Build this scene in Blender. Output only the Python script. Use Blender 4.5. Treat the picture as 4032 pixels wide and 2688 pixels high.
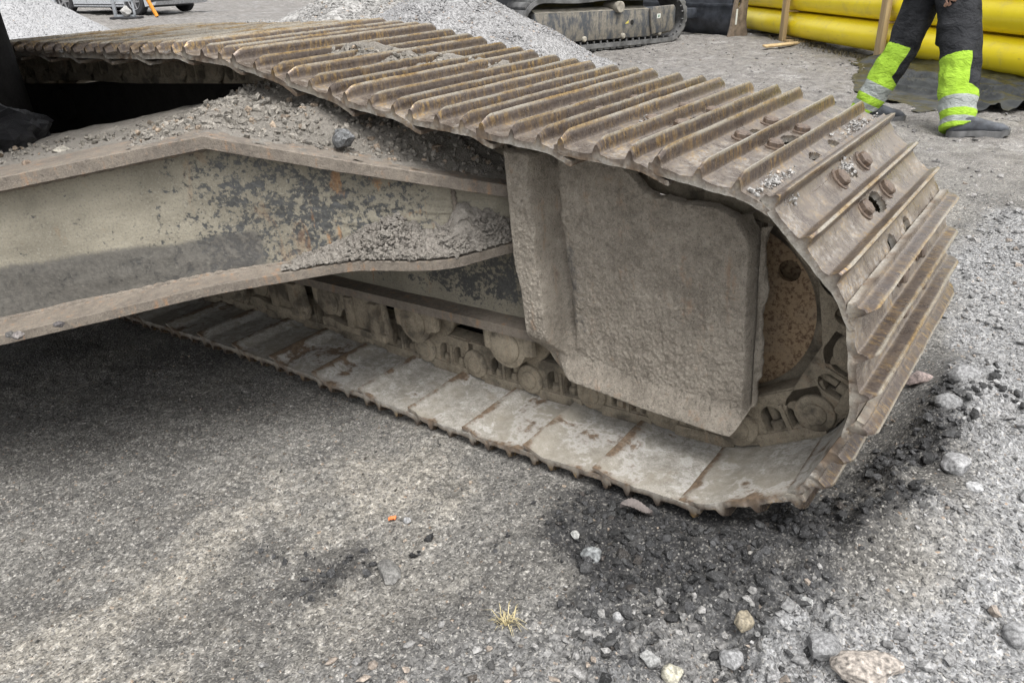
import bpy, math, random
import numpy as np
from mathutils import Matrix, Vector
from mathutils.geometry import tessellate_polygon
for o in list(bpy.data.objects): bpy.data.objects.remove(o)
SC = bpy.context.scene
COL = SC.collection
R = math.radians
rng = np.random.default_rng(7)
random.seed(7)

# ------------------------------------------------------------------ camera
def basis(yaw, pitch, roll):
    cy, sy, cp, sp = math.cos(yaw), math.sin(yaw), math.cos(pitch), math.sin(pitch)
    F = np.array([cy*cp, sy*cp, -sp]); Rv = np.array([sy, -cy, 0.0]); U = np.cross(Rv, F)
    R2 = Rv*math.cos(roll)+U*math.sin(roll); U2 = -Rv*math.sin(roll)+U*math.cos(roll)
    return np.stack([R2, U2, -F], 1)
CAM = np.array([1.509, -1.217, 1.047])
BW = basis(R(128.843), R(26.2), R(-1.0))
BM = basis(R(128.843), R(24.828), R(-5.19))
RM = BW @ BM.T                                   # the big machine stands a few degrees nose-up
P0 = np.array([1.0, .4, -.05]); P0W = np.array([1.0, .4, 0.0])
def m2w(P): return (np.asarray(P, float)-P0) @ RM.T + P0W
def w2m(P): return (np.asarray(P, float)-P0W) @ RM + P0
cam = bpy.data.cameras.new('camera'); camo = bpy.data.objects.new('camera', cam); COL.objects.link(camo)
M = Matrix.Identity(4)
for i in range(3):
    for j in range(3): M[i][j] = BW[i, j]
    M[i][3] = CAM[i]
camo.matrix_world = M
cam.sensor_width = 36.0; cam.sensor_fit = 'HORIZONTAL'; cam.lens = 36*3008/4032.
cam.clip_start = .02; cam.clip_end = 600
SC.camera = camo

# ------------------------------------------------------------------ sky, sun, exposure (overcast day)
W = bpy.data.worlds.new('World'); SC.world = W; W.use_nodes = True
wt = W.node_tree; wt.nodes.clear()
sky = wt.nodes.new('ShaderNodeTexSky'); sky.sky_type = 'NISHITA'; sky.sun_disc = False
SUN_EL, SUN_AZ = R(66), R(-30)                     # azimuth measured from +x towards +y
sky.sun_elevation = SUN_EL; sky.sun_rotation = R(90)-SUN_AZ
sky.air_density = 1.0; sky.dust_density = 4.0; sky.ozone_density = 1.0
hs = wt.nodes.new('ShaderNodeHueSaturation'); hs.inputs['Saturation'].default_value = .14
bg = wt.nodes.new('ShaderNodeBackground'); bg.inputs['Strength'].default_value = .15
wo = wt.nodes.new('ShaderNodeOutputWorld')
wt.links.new(sky.outputs[0], hs.inputs['Color']); wt.links.new(hs.outputs[0], bg.inputs[0]); wt.links.new(bg.outputs[0], wo.inputs[0])
sl = bpy.data.lights.new('sun', 'SUN'); sl.energy = 1.35; sl.angle = R(40); sl.color = (1, .975, .94)
so = bpy.data.objects.new('sun', sl); COL.objects.link(so)
sd = Vector((math.cos(SUN_EL)*math.cos(SUN_AZ), math.cos(SUN_EL)*math.sin(SUN_AZ), math.sin(SUN_EL)))
so.rotation_euler = sd.to_track_quat('Z', 'Y').to_euler(); so.location = (0, 0, 20)
SC.view_settings.view_transform = 'Standard'; SC.view_settings.look = 'None'
SC.view_settings.gamma = 1.0; SC.view_settings.use_curve_mapping = False
SC.view_settings.exposure = 1.08

# ------------------------------------------------------------------ numeric helpers
def _h(ix, iy, iz, seed):
    a = (ix.astype(np.int64)*374761393 + iy.astype(np.int64)*668265263 + iz.astype(np.int64)*2147483647 + seed*1274126177) & 0xffffffff
    a = ((a ^ (a >> 13))*1274126177) & 0xffffffff
    a = ((a ^ (a >> 16))*2246822519) & 0xffffffff
    return ((a ^ (a >> 15)) & 0xffffff)/float(0xffffff)
def vnoise(x, y, z, seed=0):
    x, y, z = np.broadcast_arrays(np.asarray(x, float), np.asarray(y, float), np.asarray(z, float))
    ix, iy, iz = np.floor(x), np.floor(y), np.floor(z)
    fx, fy, fz = x-ix, y-iy, z-iz
    fx, fy, fz = fx*fx*(3-2*fx), fy*fy*(3-2*fy), fz*fz*(3-2*fz)
    r = 0
    for a in (0, 1):
        for b in (0, 1):
            for c in (0, 1):
                r = r+_h(ix+a, iy+b, iz+c, seed)*(fx if a else 1-fx)*(fy if b else 1-fy)*(fz if c else 1-fz)
    return r*2-1
def fbm(x, y, z, octv=4, seed=0, gain=.5, lac=2.03):
    r, a, f = 0, 1.0, 1.0
    for o in range(octv):
        r = r+a*vnoise(x*f, y*f, z*f, seed+o*17); a *= gain; f *= lac
    return r
def sstep(a, b, x):
    t = np.clip((np.asarray(x, float)-a)/(b-a), 0, 1); return t*t*(3-2*t)

def smi(xs, ys, w):
    """interpolation with its corners rounded over about w"""
    g = np.linspace(xs[0]-3*w, xs[-1]+3*w, 1600); y = np.interp(g, xs, ys); k = max(1, int(w/(g[1]-g[0])))
    ker = np.hanning(2*k+3)[1:-1]; ker /= ker.sum(); yp = np.pad(y, k, mode='edge'); y2 = np.convolve(yp, ker, 'valid')[:len(g)]
    return lambda x: np.interp(x, g, y2)
def mesh_np(name, V, F):
    V = np.ascontiguousarray(V, np.float32); F = np.ascontiguousarray(F, np.int32)
    me = bpy.data.meshes.new(name)
    me.vertices.add(len(V)); me.vertices.foreach_set('co', V.ravel())
    me.loops.add(F.size); me.loops.foreach_set('vertex_index', F.ravel())
    me.polygons.add(len(F)); me.polygons.foreach_set('loop_start', np.arange(len(F), dtype=np.int32)*F.shape[1])
    me.update(calc_edges=True)
    return me
def smooth(me, on=True):
    me.polygons.foreach_set('use_smooth', np.full(len(me.polygons), on)); me.update()
def attr(me, name, vals):
    vals = np.asarray(vals, np.float32)
    if vals.ndim == 1:
        a = me.attributes.new(name, 'FLOAT', 'POINT'); a.data.foreach_set('value', vals)
    else:
        if vals.shape[1] == 3: vals = np.c_[vals, np.ones(len(vals), np.float32)]
        a = me.attributes.new(name, 'FLOAT_COLOR', 'POINT'); a.data.foreach_set('color', np.ascontiguousarray(vals).ravel())
def grid_faces(nu, nv, wrap=False):
    i = np.arange(nu-(0 if wrap else 1)); j = np.arange(nv-1)
    I, J = np.meshgrid(i, j, indexing='ij'); I2 = (I+1) % nu
    return np.stack([I*nv+J, I2*nv+J, I2*nv+J+1, I*nv+J+1], -1).reshape(-1, 4)

class MB:
    """collects pieces of ONE mesh"""
    def __init__(s): s.v = []; s.f = []; s.m = []; s.cm = 0
    def add(s, V, F):
        n = len(s.v); s.v += [tuple(map(float, p)) for p in V]
        for f in F: s.f.append([int(i)+n for i in f]); s.m.append(s.cm)
        return s
    def box(s, lo, hi, T=None):
        x0, y0, z0 = lo; x1, y1, z1 = hi
        V = [(x0,y0,z0),(x1,y0,z0),(x1,y1,z0),(x0,y1,z0),(x0,y0,z1),(x1,y0,z1),(x1,y1,z1),(x0,y1,z1)]
        if T is not None: V = [tuple(T @ Vector(p)) for p in V]
        return s.add(V, [(0,3,2,1),(4,5,6,7),(0,1,5,4),(1,2,6,5),(2,3,7,6),(3,0,4,7)])
    def poly(s, outer, v0, v1, holes=(), T=None, plane='xz'):
        """polygon in x,z extruded along y from v0 to v1 (holes cut right through)"""
        loops = [list(outer)]+[list(h) for h in holes]
        flat = [p for l in loops for p in l]
        tris = tessellate_polygon([[Vector((p[0], p[1], 0)) for p in l] for l in loops])
        n = len(flat)
        V = [(p[0], v0, p[1]) for p in flat]+[(p[0], v1, p[1]) for p in flat]
        F = []
        for t in tris:
            a, b, c = [flat[i] for i in t]
            area = (b[0]-a[0])*(c[1]-a[1])-(c[0]-a[0])*(b[1]-a[1])
            t = t if area > 0 else t[::-1]
            F.append(tuple(t)); F.append(tuple(i+n for i in t[::-1]))
        k = 0
        for li, l in enumerate(loops):
            ar = sum(l[i][0]*l[(i+1) % len(l)][1]-l[(i+1) % len(l)][0]*l[i][1] for i in range(len(l)))
            for i in range(len(l)):
                a, b = k+i, k+(i+1) % len(l)
                q = (a, a+n, b+n, b)
                if (ar > 0) != (li == 0): q = q[::-1]
                F.append(q)
            k += len(l)
        if T is not None: V = [tuple(T @ Vector(p)) for p in V]
        return s.add(V, F)
    def lathe(s, prof, n=32, c=(0,0,0), axis='y', T=None, cap=True):
        """prof: (axial, radius) pairs swept round an axis"""
        V = []; F = []
        for a, r in prof:
            for k in range(n):
                t = 2*math.pi*k/n; x, y = r*math.cos(t), r*math.sin(t)
                p = (x, a, y) if axis == 'y' else ((a, x, y) if axis == 'x' else (x, y, a))
                V.append((p[0]+c[0], p[1]+c[1], p[2]+c[2]))
        m = len(prof)
        for i in range(m-1):
            for k in range(n):
                q = (i*n+k, i*n+(k+1) % n, (i+1)*n+(k+1) % n, (i+1)*n+k)
                F.append(q)
        if cap:
            F.append(tuple(range(n))[::-1]); F.append(tuple((m-1)*n+k for k in range(n)))
        if T is not None: V = [tuple(T @ Vector(p)) for p in V]
        return s.add(V, F)
    def tube(s, pts, rad, n=8, cap=True, flat=1.0):
        pts = [Vector(p) for p in pts]; V = []; F = []
        up = Vector((0, 0, 1))
        for i, p in enumerate(pts):
            d = (pts[min(i+1, len(pts)-1)]-pts[max(i-1, 0)]).normalized()
            a = d.cross(up)
            if a.length < 1e-3: a = d.cross(Vector((1, 0, 0)))
            a.normalize(); b = a.cross(d); r = rad[i] if hasattr(rad, '__len__') else rad
            for k in range(n):
                t = 2*math.pi*k/n; V.append(tuple(p+a*(r*math.cos(t))+b*(r*flat*math.sin(t))))
        for i in range(len(pts)-1):
            for k in range(n): F.append((i*n+k, i*n+(k+1) % n, (i+1)*n+(k+1) % n, (i+1)*n+k))
        if cap: F.append(tuple(range(n))[::-1]); F.append(tuple((len(pts)-1)*n+k for k in range(n)))
        return s.add(V, F)
    def mesh(s, name, mats, sm=False, bevel=0, auto=None):
        me = bpy.data.meshes.new(name); me.from_pydata(s.v, [], s.f)
        for m in (mats if isinstance(mats, (list, tuple)) else [mats]): me.materials.append(m)
        me.polygons.foreach_set('material_index', np.array(s.m, np.int32))
        import bmesh
        bm = bmesh.new(); bm.from_mesh(me)
        bmesh.ops.recalc_face_normals(bm, faces=bm.faces)
        if bevel:
            es = [e for e in bm.edges if len(e.link_faces) == 2 and e.calc_face_angle(0) > .5]
            bmesh.ops.bevel(bm, geom=es, offset=bevel, segments=2, profile=.5, affect='EDGES', clamp_overlap=True)
        bm.to_mesh(me); bm.free()
        if sm or auto is not None or bevel:
            smooth(me)
            if auto is not None or bevel: me.set_sharp_from_angle(angle=auto or R(40))
        return me
    def build(s, name, mats, parent=None, **k): return obj(name, s.mesh(name, mats, **k), None, parent)

def obj(name, me, mat=None, parent=None):
    o = bpy.data.objects.new(name, me); COL.objects.link(o)
    if mat is not None: me.materials.append(mat)
    if parent is not None: o.parent = parent
    return o
def tag(o, label=None, cat=None, group=None, kind=None):
    if label: o['label'] = label
    if cat: o['category'] = cat
    if group: o['group'] = group
    if kind: o['kind'] = kind
    return o
def empty(name, loc=(0, 0, 0), rz=0):
    o = bpy.data.objects.new(name, None); COL.objects.link(o); o.location = loc; o.rotation_euler = (0, 0, rz); o.empty_display_size = .1
    return o

# ------------------------------------------------------------------ material helpers
class NT:
    def __init__(s, name):
        s.m = bpy.data.materials.new(name); s.m.use_nodes = True; s.t = s.m.node_tree; s.t.nodes.clear()
        s.out = s.n('ShaderNodeOutputMaterial'); s.b = s.n('ShaderNodeBsdfPrincipled'); s.t.links.new(s.b.outputs[0], s.out.inputs[0])
        s._tc = None
    def n(s, t): return s.t.nodes.new(t)
    def set(s, node, key, v):
        i = node.inputs[key]
        if hasattr(v, 'is_linked') or isinstance(v, bpy.types.NodeSocket): s.t.links.new(v, i)
        else:
            if i.type == 'RGBA' and len(v) == 3: v = (*v, 1)
            i.default_value = v
    def tc(s, which='Object', off=True):
        if s._tc is None:
            tc = s.n('ShaderNodeTexCoord'); oi = s.n('ShaderNodeObjectInfo')
            mu = s.math('MULTIPLY', oi.outputs['Random'], 37.0)
            va = s.n('ShaderNodeVectorMath'); va.operation = 'ADD'
            s.t.links.new(tc.outputs[which], va.inputs[0]); s.t.links.new(mu, va.inputs[1]); s._tc = va.outputs[0]
        return s._tc
    def scale(s, vec, sc):
        v = s.n('ShaderNodeVectorMath'); v.operation = 'MULTIPLY'; s.t.links.new(vec, v.inputs[0]); v.inputs[1].default_value = sc; return v.outputs[0]
    def noise(s, sc, det=6, rough=.6, vec=None, dist=0):
        n = s.n('ShaderNodeTexNoise'); n.inputs['Scale'].default_value = sc; n.inputs['Detail'].default_value = det
        n.inputs['Roughness'].default_value = rough; n.inputs['Distortion'].default_value = dist
        s.t.links.new(vec or s.tc(), n.inputs['Vector']); return n.outputs['Fac']
    def voro(s, sc, out='Distance', feat='F1', vec=None):
        n = s.n('ShaderNodeTexVoronoi'); n.feature = feat; n.inputs['Scale'].default_value = sc
        s.t.links.new(vec or s.tc(), n.inputs['Vector']); return n.outputs[out]
    def ramp(s, f, a, b, c0=0., c1=1.):
        m = s.n('ShaderNodeMapRange'); m.interpolation_type = 'SMOOTHSTEP'
        s.t.links.new(f, m.inputs['Value'])
        for k, v in (('From Min', a), ('From Max', b), ('To Min', c0), ('To Max', c1)): m.inputs[k].default_value = v
        return m.outputs[0]
    def mix(s, f, a, b, mode='MIX'):
        m = s.n('ShaderNodeMix'); m.data_type = 'RGBA'; m.blend_type = mode
        for i, v in ((0, f), (6, a), (7, b)):
            if isinstance(v, bpy.types.NodeSocket): s.t.links.new(v, m.inputs[i])
            else: m.inputs[i].default_value = v if not hasattr(v, '__len__') or len(v) == 4 else (*v, 1)
        return m.outputs[2]
    def math(s, op, a, b=0., clamp=False):
        m = s.n('ShaderNodeMath'); m.operation = op; m.use_clamp = clamp
        for i, v in ((0, a), (1, b)):
            if isinstance(v, bpy.types.NodeSocket): s.t.links.new(v, m.inputs[i])
            else: m.inputs[i].default_value = v
        return m.outputs[0]
    def attr(s, name, out='Fac'):
        a = s.n('ShaderNodeAttribute'); a.attribute_name = name; return a.outputs[out]
    def bump(s, h, st=.3, d=.01, nrm=None):
        b = s.n('ShaderNodeBump'); b.inputs['Strength'].default_value = st; b.inputs['Distance'].default_value = d
        s.t.links.new(h, b.inputs['Height'])
        if nrm is not None: s.t.links.new(nrm, b.inputs['Normal'])
        return b.outputs[0]
    def fin(s, col, rough=.8, metal=0., nrm=None, spec=None, coat=None):
        s.set(s.b, 'Base Color', col); s.set(s.b, 'Roughness', rough); s.set(s.b, 'Metallic', metal)
        if nrm is not None: s.t.links.new(nrm, s.b.inputs['Normal'])
        if spec is not None: s.set(s.b, 'Specular IOR Level', spec)
        if coat is not None: s.set(s.b, 'Coat Weight', coat); s.set(s.b, 'Coat Roughness', .06)
        return s.m

def plain(name, col, rough=.7, metal=0., var=.25, sc=20, bump=.15, bd=.004, spec=None, coat=None):
    n = NT(name); f = n.noise(sc); f2 = n.noise(sc*7, 3)
    dark = tuple(c*(1-var) for c in col); lite = tuple(min(1, c*(1+var)) for c in col)
    c = n.mix(n.ramp(f, .3, .7), dark, lite)
    return n.fin(c, n.ramp(f2, .3, .7, max(0, rough-.08), min(1, rough+.08)), metal, n.bump(f2, bump, bd), spec, coat)
def stone_mat(name, rough=.85, mul=1.0):
    n = NT(name); c = n.attr('col', 'Color'); f = n.noise(160, 4); f2 = n.noise(40, 4)
    c2 = n.mix(n.ramp(f, .35, .65), n.mix(.55, c, (0, 0, 0)), c); c2 = n.mix(n.ramp(n.noise(420, 3), .58, .7, 0, .5), c2, n.mix(.5, c, (.6, .6, .6)))
    return n.fin(c2, rough, 0, n.bump(f2, .5, .004))

def mat_shoe():
    n = NT('worn_rusty_steel')
    cr = n.attr('crest'); inn = n.attr('inner')
    big, mid, fine, vf = n.noise(5, 5), n.noise(22, 6, .65), n.noise(95, 5, .7), n.noise(330, 3)
    st = n.noise(14, 6, .7, n.scale(n.tc(), (5, .55, 1)))          # streaks along the grousers
    gr8 = n.noise(200, 4, .7)
    base = n.mix(n.ramp(mid, .3, .7), (.13, .104, .086), (.225, .188, .155))
    base = n.mix(n.ramp(fine, .45, .7, 0, .5), base, (.30, .255, .20))
    och = n.mix(n.ramp(fine, .35, .65), (.18, .108, .042), (.40, .265, .095))
    rustm = n.math('MULTIPLY', n.ramp(n.math('ADD', n.math('MULTIPLY', mid, .55), n.math('MULTIPLY', gr8, .5)), .54, .64), n.ramp(big, .35, .6, .2, .8))
    c = n.mix(rustm, base, och)
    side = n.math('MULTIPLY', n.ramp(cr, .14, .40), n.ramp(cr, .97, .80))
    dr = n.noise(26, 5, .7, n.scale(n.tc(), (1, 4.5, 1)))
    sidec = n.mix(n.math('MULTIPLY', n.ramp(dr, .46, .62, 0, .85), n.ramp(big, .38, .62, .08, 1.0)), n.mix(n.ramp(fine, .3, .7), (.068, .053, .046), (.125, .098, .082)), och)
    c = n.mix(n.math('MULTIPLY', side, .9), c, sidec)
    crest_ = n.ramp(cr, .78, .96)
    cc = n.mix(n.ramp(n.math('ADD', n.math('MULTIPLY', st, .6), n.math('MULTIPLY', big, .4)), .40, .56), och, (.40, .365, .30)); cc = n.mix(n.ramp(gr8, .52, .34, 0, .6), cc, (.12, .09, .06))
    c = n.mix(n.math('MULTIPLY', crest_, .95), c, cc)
    c = n.mix(n.ramp(vf, .55, .8, 0, .5), c, n.mix(.5, c, (.0, .0, .0))); c = n.mix(n.ramp(gr8, .56, .7, 0, .4), c, (.34, .29, .22))
    # grey-white dried slurry lying in the valleys
    slm = n.math('MULTIPLY', n.ramp(cr, .12, .0), n.ramp(n.math('ADD', n.math('MULTIPLY', mid, .6), n.math('MULTIPLY', n.noise(60, 6, .75), .5)), .50, .61))
    slm = n.math('MULTIPLY', slm, n.ramp(big, .32, .54))
    c = n.mix(n.math('MULTIPLY', slm, n.ramp(n.noise(180, 4, .7), .4, .62, .12, .75)), c, (.42, .40, .37))
    drip = n.math('MULTIPLY', n.ramp(n.noise(30, 5, .7, n.scale(n.tc(), (1, 6, 1))), .58, .7), .35)
    c = n.mix(drip, c, (.36, .31, .23))
    # inner face: pale dried mud with rust showing through
    lo, hi2 = n.noise(7, 6, .62, dist=.6), n.noise(48, 6, .7)
    mud = n.mix(n.ramp(hi2, .3, .7), (.21, .195, .165), (.40, .38, .345))
    mud = n.mix(n.ramp(vf, .5, .72, 0, .6), mud, (.46, .445, .41)); mud = n.mix(n.ramp(n.noise(240, 4, .7), .52, .32, 0, .65), mud, (.13, .12, .10)); mud = n.mix(n.ramp(n.noise(16, 5, .65), .55, .7, 0, .5), mud, (.22, .19, .145)); mud = n.mix(n.ramp(n.noise(4, 5, .6), .45, .65, 0, .6), mud, (.25, .225, .18))
    edge = n.attr('edge')
    rm = n.ramp(n.math('ADD', n.math('ADD', n.math('MULTIPLY', lo, .75), n.math('MULTIPLY', hi2, .28)), n.math('MULTIPLY', edge, .12)), .555, .645)
    inc = n.mix(rm, mud, n.mix(n.ramp(fine, .3, .7), (.09, .064, .043), (.185, .132, .088)))
    white = n.math('MULTIPLY', n.ramp(n.math('ADD', n.math('MULTIPLY', lo, .75), n.math('MULTIPLY', hi2, .28)), .52, .57), .45)
    inc = n.mix(n.math('MULTIPLY', white, n.math('SUBTRACT', 1.0, rm)), inc, (.52, .51, .49))
    c = n.mix(inn, c, inc)
    ro = n.mix(inn, n.ramp(mid, .25, .75, .20, .42), (.85, .85, .85)); ro = n.math('ADD', ro, n.math('MULTIPLY', n.math('ADD', slm, rustm), .18))
    h = n.math('ADD', n.math('MULTIPLY', mid, .6), n.math('ADD', n.math('MULTIPLY', fine, .35), n.math('MULTIPLY', vf, .15)))
    h = n.math('SUBTRACT', h, n.math('MULTIPLY', n.math('MULTIPLY', rm, inn), .5))
    return n.fin(c, ro, n.math('MULTIPLY', n.math('SUBTRACT', 1.0, inn), .55), n.bump(h, .45, .005))
def mat_mud(name, a, b, paint=0., rust=.35, sc=1.0, bd=.012, rough=.92, grime=0.):
    n = NT(name)
    f1, f2, f3 = n.noise(6*sc, 6, .65), n.noise(38*sc, 7, .7), n.noise(150*sc, 4, .65)
    st = n.noise(10*sc, 6, .65, n.scale(n.tc(), (3.2, 3.2, .5)))
    c = n.mix(n.ramp(n.math('ADD', n.math('MULTIPLY', f2, .6), n.math('MULTIPLY', f1, .4)), .32, .66), a, b)
    c = n.mix(n.ramp(f3, .55, .8, 0, .4), c, tuple(min(1, x*1.35) for x in b))
    c = n.mix(n.ramp(f3, .45, .28, 0, .7), c, tuple(x*.45 for x in a)); g4 = n.noise(380*sc, 3, .6); c = n.mix(n.ramp(g4, .5, .75, 0, .45), c, tuple(min(1, x*1.4) for x in b)); c = n.mix(n.ramp(g4, .48, .3, 0, .5), c, tuple(x*.6 for x in a))
    if rust: c = n.mix(n.math('MULTIPLY', n.ramp(n.math('ADD', n.math('MULTIPLY', st, .6), n.math('MULTIPLY', f2, .45)), .56, .68), rust), c, (.27, .15, .075))
    if grime: c = n.mix(n.math('MULTIPLY', n.ramp(n.math('ADD', n.math('MULTIPLY', n.noise(11, 4), .7), n.math('MULTIPLY', f2, .35)), .52, .64), grime), c, (.05, .043, .034))
    if paint:
        pm = n.attr('paint')
        pn = n.ramp(n.math('ADD', n.math('MULTIPLY', st, .45), n.math('ADD', n.math('MULTIPLY', f2, .5), n.math('MULTIPLY', pm, .17))), .60, .72)
        c = n.mix(n.math('MULTIPLY', pn, paint), c, (.045, .05, .055))
    h = n.math('ADD', n.math('MULTIPLY', f2, .45), n.math('ADD', n.math('MULTIPLY', f3, .6), n.math('MULTIPLY', g4, .35)))
    return n.fin(c, rough, 0, n.bump(h, .8, bd))
def mat_painted():
    """dark machine paint under patchy pale dirt, with rust runs; 'band' is rubbed bare of dirt, 'dirt' thickens it"""
    n = NT('dirty_dark_paint')
    f1, f2, f3 = n.noise(5, 6, .65), n.math('ADD', n.math('MULTIPLY', n.noise(26, 6, .7, dist=.6), .5), n.math('MULTIPLY', n.noise(95, 5, .7), .5)), n.noise(130, 4, .6)
    dirt, band = n.attr('dirt'), n.attr('band')
    pt = n.mix(n.ramp(f3, .3, .7), (.045, .046, .045), (.078, .079, .076))
    d = n.mix(n.ramp(f1, .3, .7), (.185, .168, .130), (.285, .26, .202)); d = n.mix(n.ramp(n.noise(230, 5, .7), .5, .72, 0, .6), d, (.34, .325, .275)); d = n.mix(n.ramp(n.noise(210, 4, .7), .5, .3, 0, .55), d, (.10, .095, .082))
    dm = n.ramp(n.math('ADD', n.math('MULTIPLY', f2, 1.25), n.math('MULTIPLY', dirt, .45)), .68, .76)
    c = n.mix(dm, pt, d)
    rs = n.noise(9, 6, .7, n.scale(n.tc(), (2, 2, .8)), .7)
    rm = n.math('MULTIPLY', n.ramp(rs, .585, .66), n.attr('rust'))
    c = n.mix(n.math('MULTIPLY', rm, .8), c, n.mix(n.ramp(f3, .3, .7), (.19, .085, .035), (.36, .22, .11)))
    bm_ = n.ramp(n.math('ADD', band, n.math('MULTIPLY', n.math('SUBTRACT', f2, .5), 1.6)), .25, .85)
    bc = n.mix(n.ramp(f2, .35, .65), (.055, .053, .050), (.115, .108, .098)); bc = n.mix(n.ramp(f1, .58, .75, 0, .6), bc, (.12, .095, .072)); bc = n.mix(n.ramp(f3, .58, .72, 0, .5), bc, (.17, .16, .14))
    c = n.mix(n.math('MULTIPLY', bm_, .88), c, bc)
    sc_ = n.ramp(n.noise(60, 2, .5, n.scale(n.tc(), (.5, .5, 5))), .70, .73, 0, .35)
    c = n.mix(n.math('MULTIPLY', sc_, n.math('SUBTRACT', 1., dm)), c, (.3, .3, .28))
    return n.fin(c, n.ramp(dm, 0, 1, .5, .9), 0, n.bump(n.math('ADD', n.math('MULTIPLY', dm, .5), f3), .45, .004))
M_SHOE = mat_shoe()
M_MUD = mat_mud('caked_grey_mud', (.20, .175, .142), (.40, .357, .298), paint=.75, rust=.42)
M_LINK = mat_mud('mud_coated_links', (.155, .128, .092), (.335, .29, .22), rust=.35, sc=1.6, bd=.006, grime=.75)
M_SOIL = mat_mud('dry_soil', (.13, .118, .10), (.27, .25, .22), rust=.12, sc=2.0)
M_CLOD = mat_mud('pale_mud_clods', (.17, .152, .13), (.34, .315, .28), rust=.08, sc=2.0)
M_PAINT = mat_painted()
M_RUSTY = mat_mud('rusty_flange', (.105, .089, .074), (.215, .185, .15), rust=.7, sc=1.4, bd=.004, rough=.8)
def mat_idler():
    n = NT('rust_speckled_steel'); f, g = n.noise(130, 6, .7), n.noise(8, 5)
    c = n.mix(n.ramp(f, .36, .56), (.14, .082, .05), (.40, .29, .18)); c = n.mix(n.ramp(g, .45, .75, 0, .55), c, (.34, .29, .23))
    return n.fin(c, .85, 0, n.bump(f, .4, .004))
M_IDLER = mat_idler()
M_BLACK = plain('black_grease', (.012, .012, .014), .35, var=.5, sc=60, bump=.9, bd=.02)
M_BLACK2 = plain('black_steel_and_shade', (.012, .011, .010), .9, spec=.1)  # black slewing ring steel; on cavity parts and blockers it paints shade
M_HOUSE = plain('machine_body_paint', (.07, .07, .075), .5)
M_STONE = stone_mat('crushed_stone')
M_BOLT = mat_mud('worn_bolt_steel', (.07, .052, .043), (.16, .12, .09), rust=.3, sc=4, bd=.002, rough=.5)

# ================================================================== ground
PN = RM[:, 2]; PQ = m2w([1, .4, -.047])
FWD = np.array([math.cos(R(128.843)), math.sin(R(128.843))])
POLY_DARK = np.array([[.72,-.14],[.80,-.02],[.98,.05],[1.2,.41],[1.24,.80],[1.44,.76],[1.42,.30],[1.37,-.04],[1.25,-.22],[1.02,-.40],[.86,-.36],[.74,-.26]])
POLY_DARK2 = np.array([[.36,-.47],[.44,-.36],[.56,-.33],[.62,-.40],[.56,-.52],[.46,-.52]])
POLY_GRAV = np.array([[1.06,1.92],[1.36,.80],[1.43,.2],[1.34,-.05],[1.30,-.5],[2.6,-.5],[2.6,2.6],[1.2,2.6]])
POLY_BOT = np.array([[.70,-.70],[.95,-.40],[1.16,-.23],[1.38,-.08],[1.6,-.2],[1.4,-.6],[.9,-.9]])
POLY_PALE = np.array([[.05,-1.15],[.10,-.79],[.06,-.46],[.15,-.12],[.48,-.2],[.47,-.5],[.45,-.89],[.4,-1.3]])
def polydist(P, x, y):
    """signed distance, negative inside"""
    d = np.full(x.shape, 1e9); ins = np.zeros(x.shape, bool); n = len(P)
    for i in range(n):
        a, b = P[i], P[(i+1) % n]; e = b-a
        t = np.clip(((x-a[0])*e[0]+(y-a[1])*e[1])/(e@e), 0, 1)
        d = np.minimum(d, np.hypot(x-a[0]-t*e[0], y-a[1]-t*e[1]))
        c = ((a[1] > y) != (b[1] > y)) & (x < (b[0]-a[0])*(y-a[1])/((b[1]-a[1]) if b[1] != a[1] else 1e-9)+a[0]); ins ^= c
    return np.where(ins, -d, d)
def zones(x, y):
    n1 = fbm(x*5, y*5, 0, 4, 31)*.09; n2 = fbm(x*9, y*9, 3, 4, 57)*.06
    dark = sstep(.06, -.05, polydist(POLY_DARK, x, y)+n1*1.5); dark = np.maximum(dark, .75*sstep(.03, -.05, polydist(POLY_DARK2, x, y)+n1*1.4))
    grav = sstep(.10, -.08, polydist(POLY_GRAV, x, y)+n1)
    bot = sstep(.14, -.06, polydist(POLY_BOT, x, y)+n2)
    pale = sstep(.16, -.10, polydist(POLY_PALE, x, y)+n1*1.6+n2)
    return dark, grav, bot, pale
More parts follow.
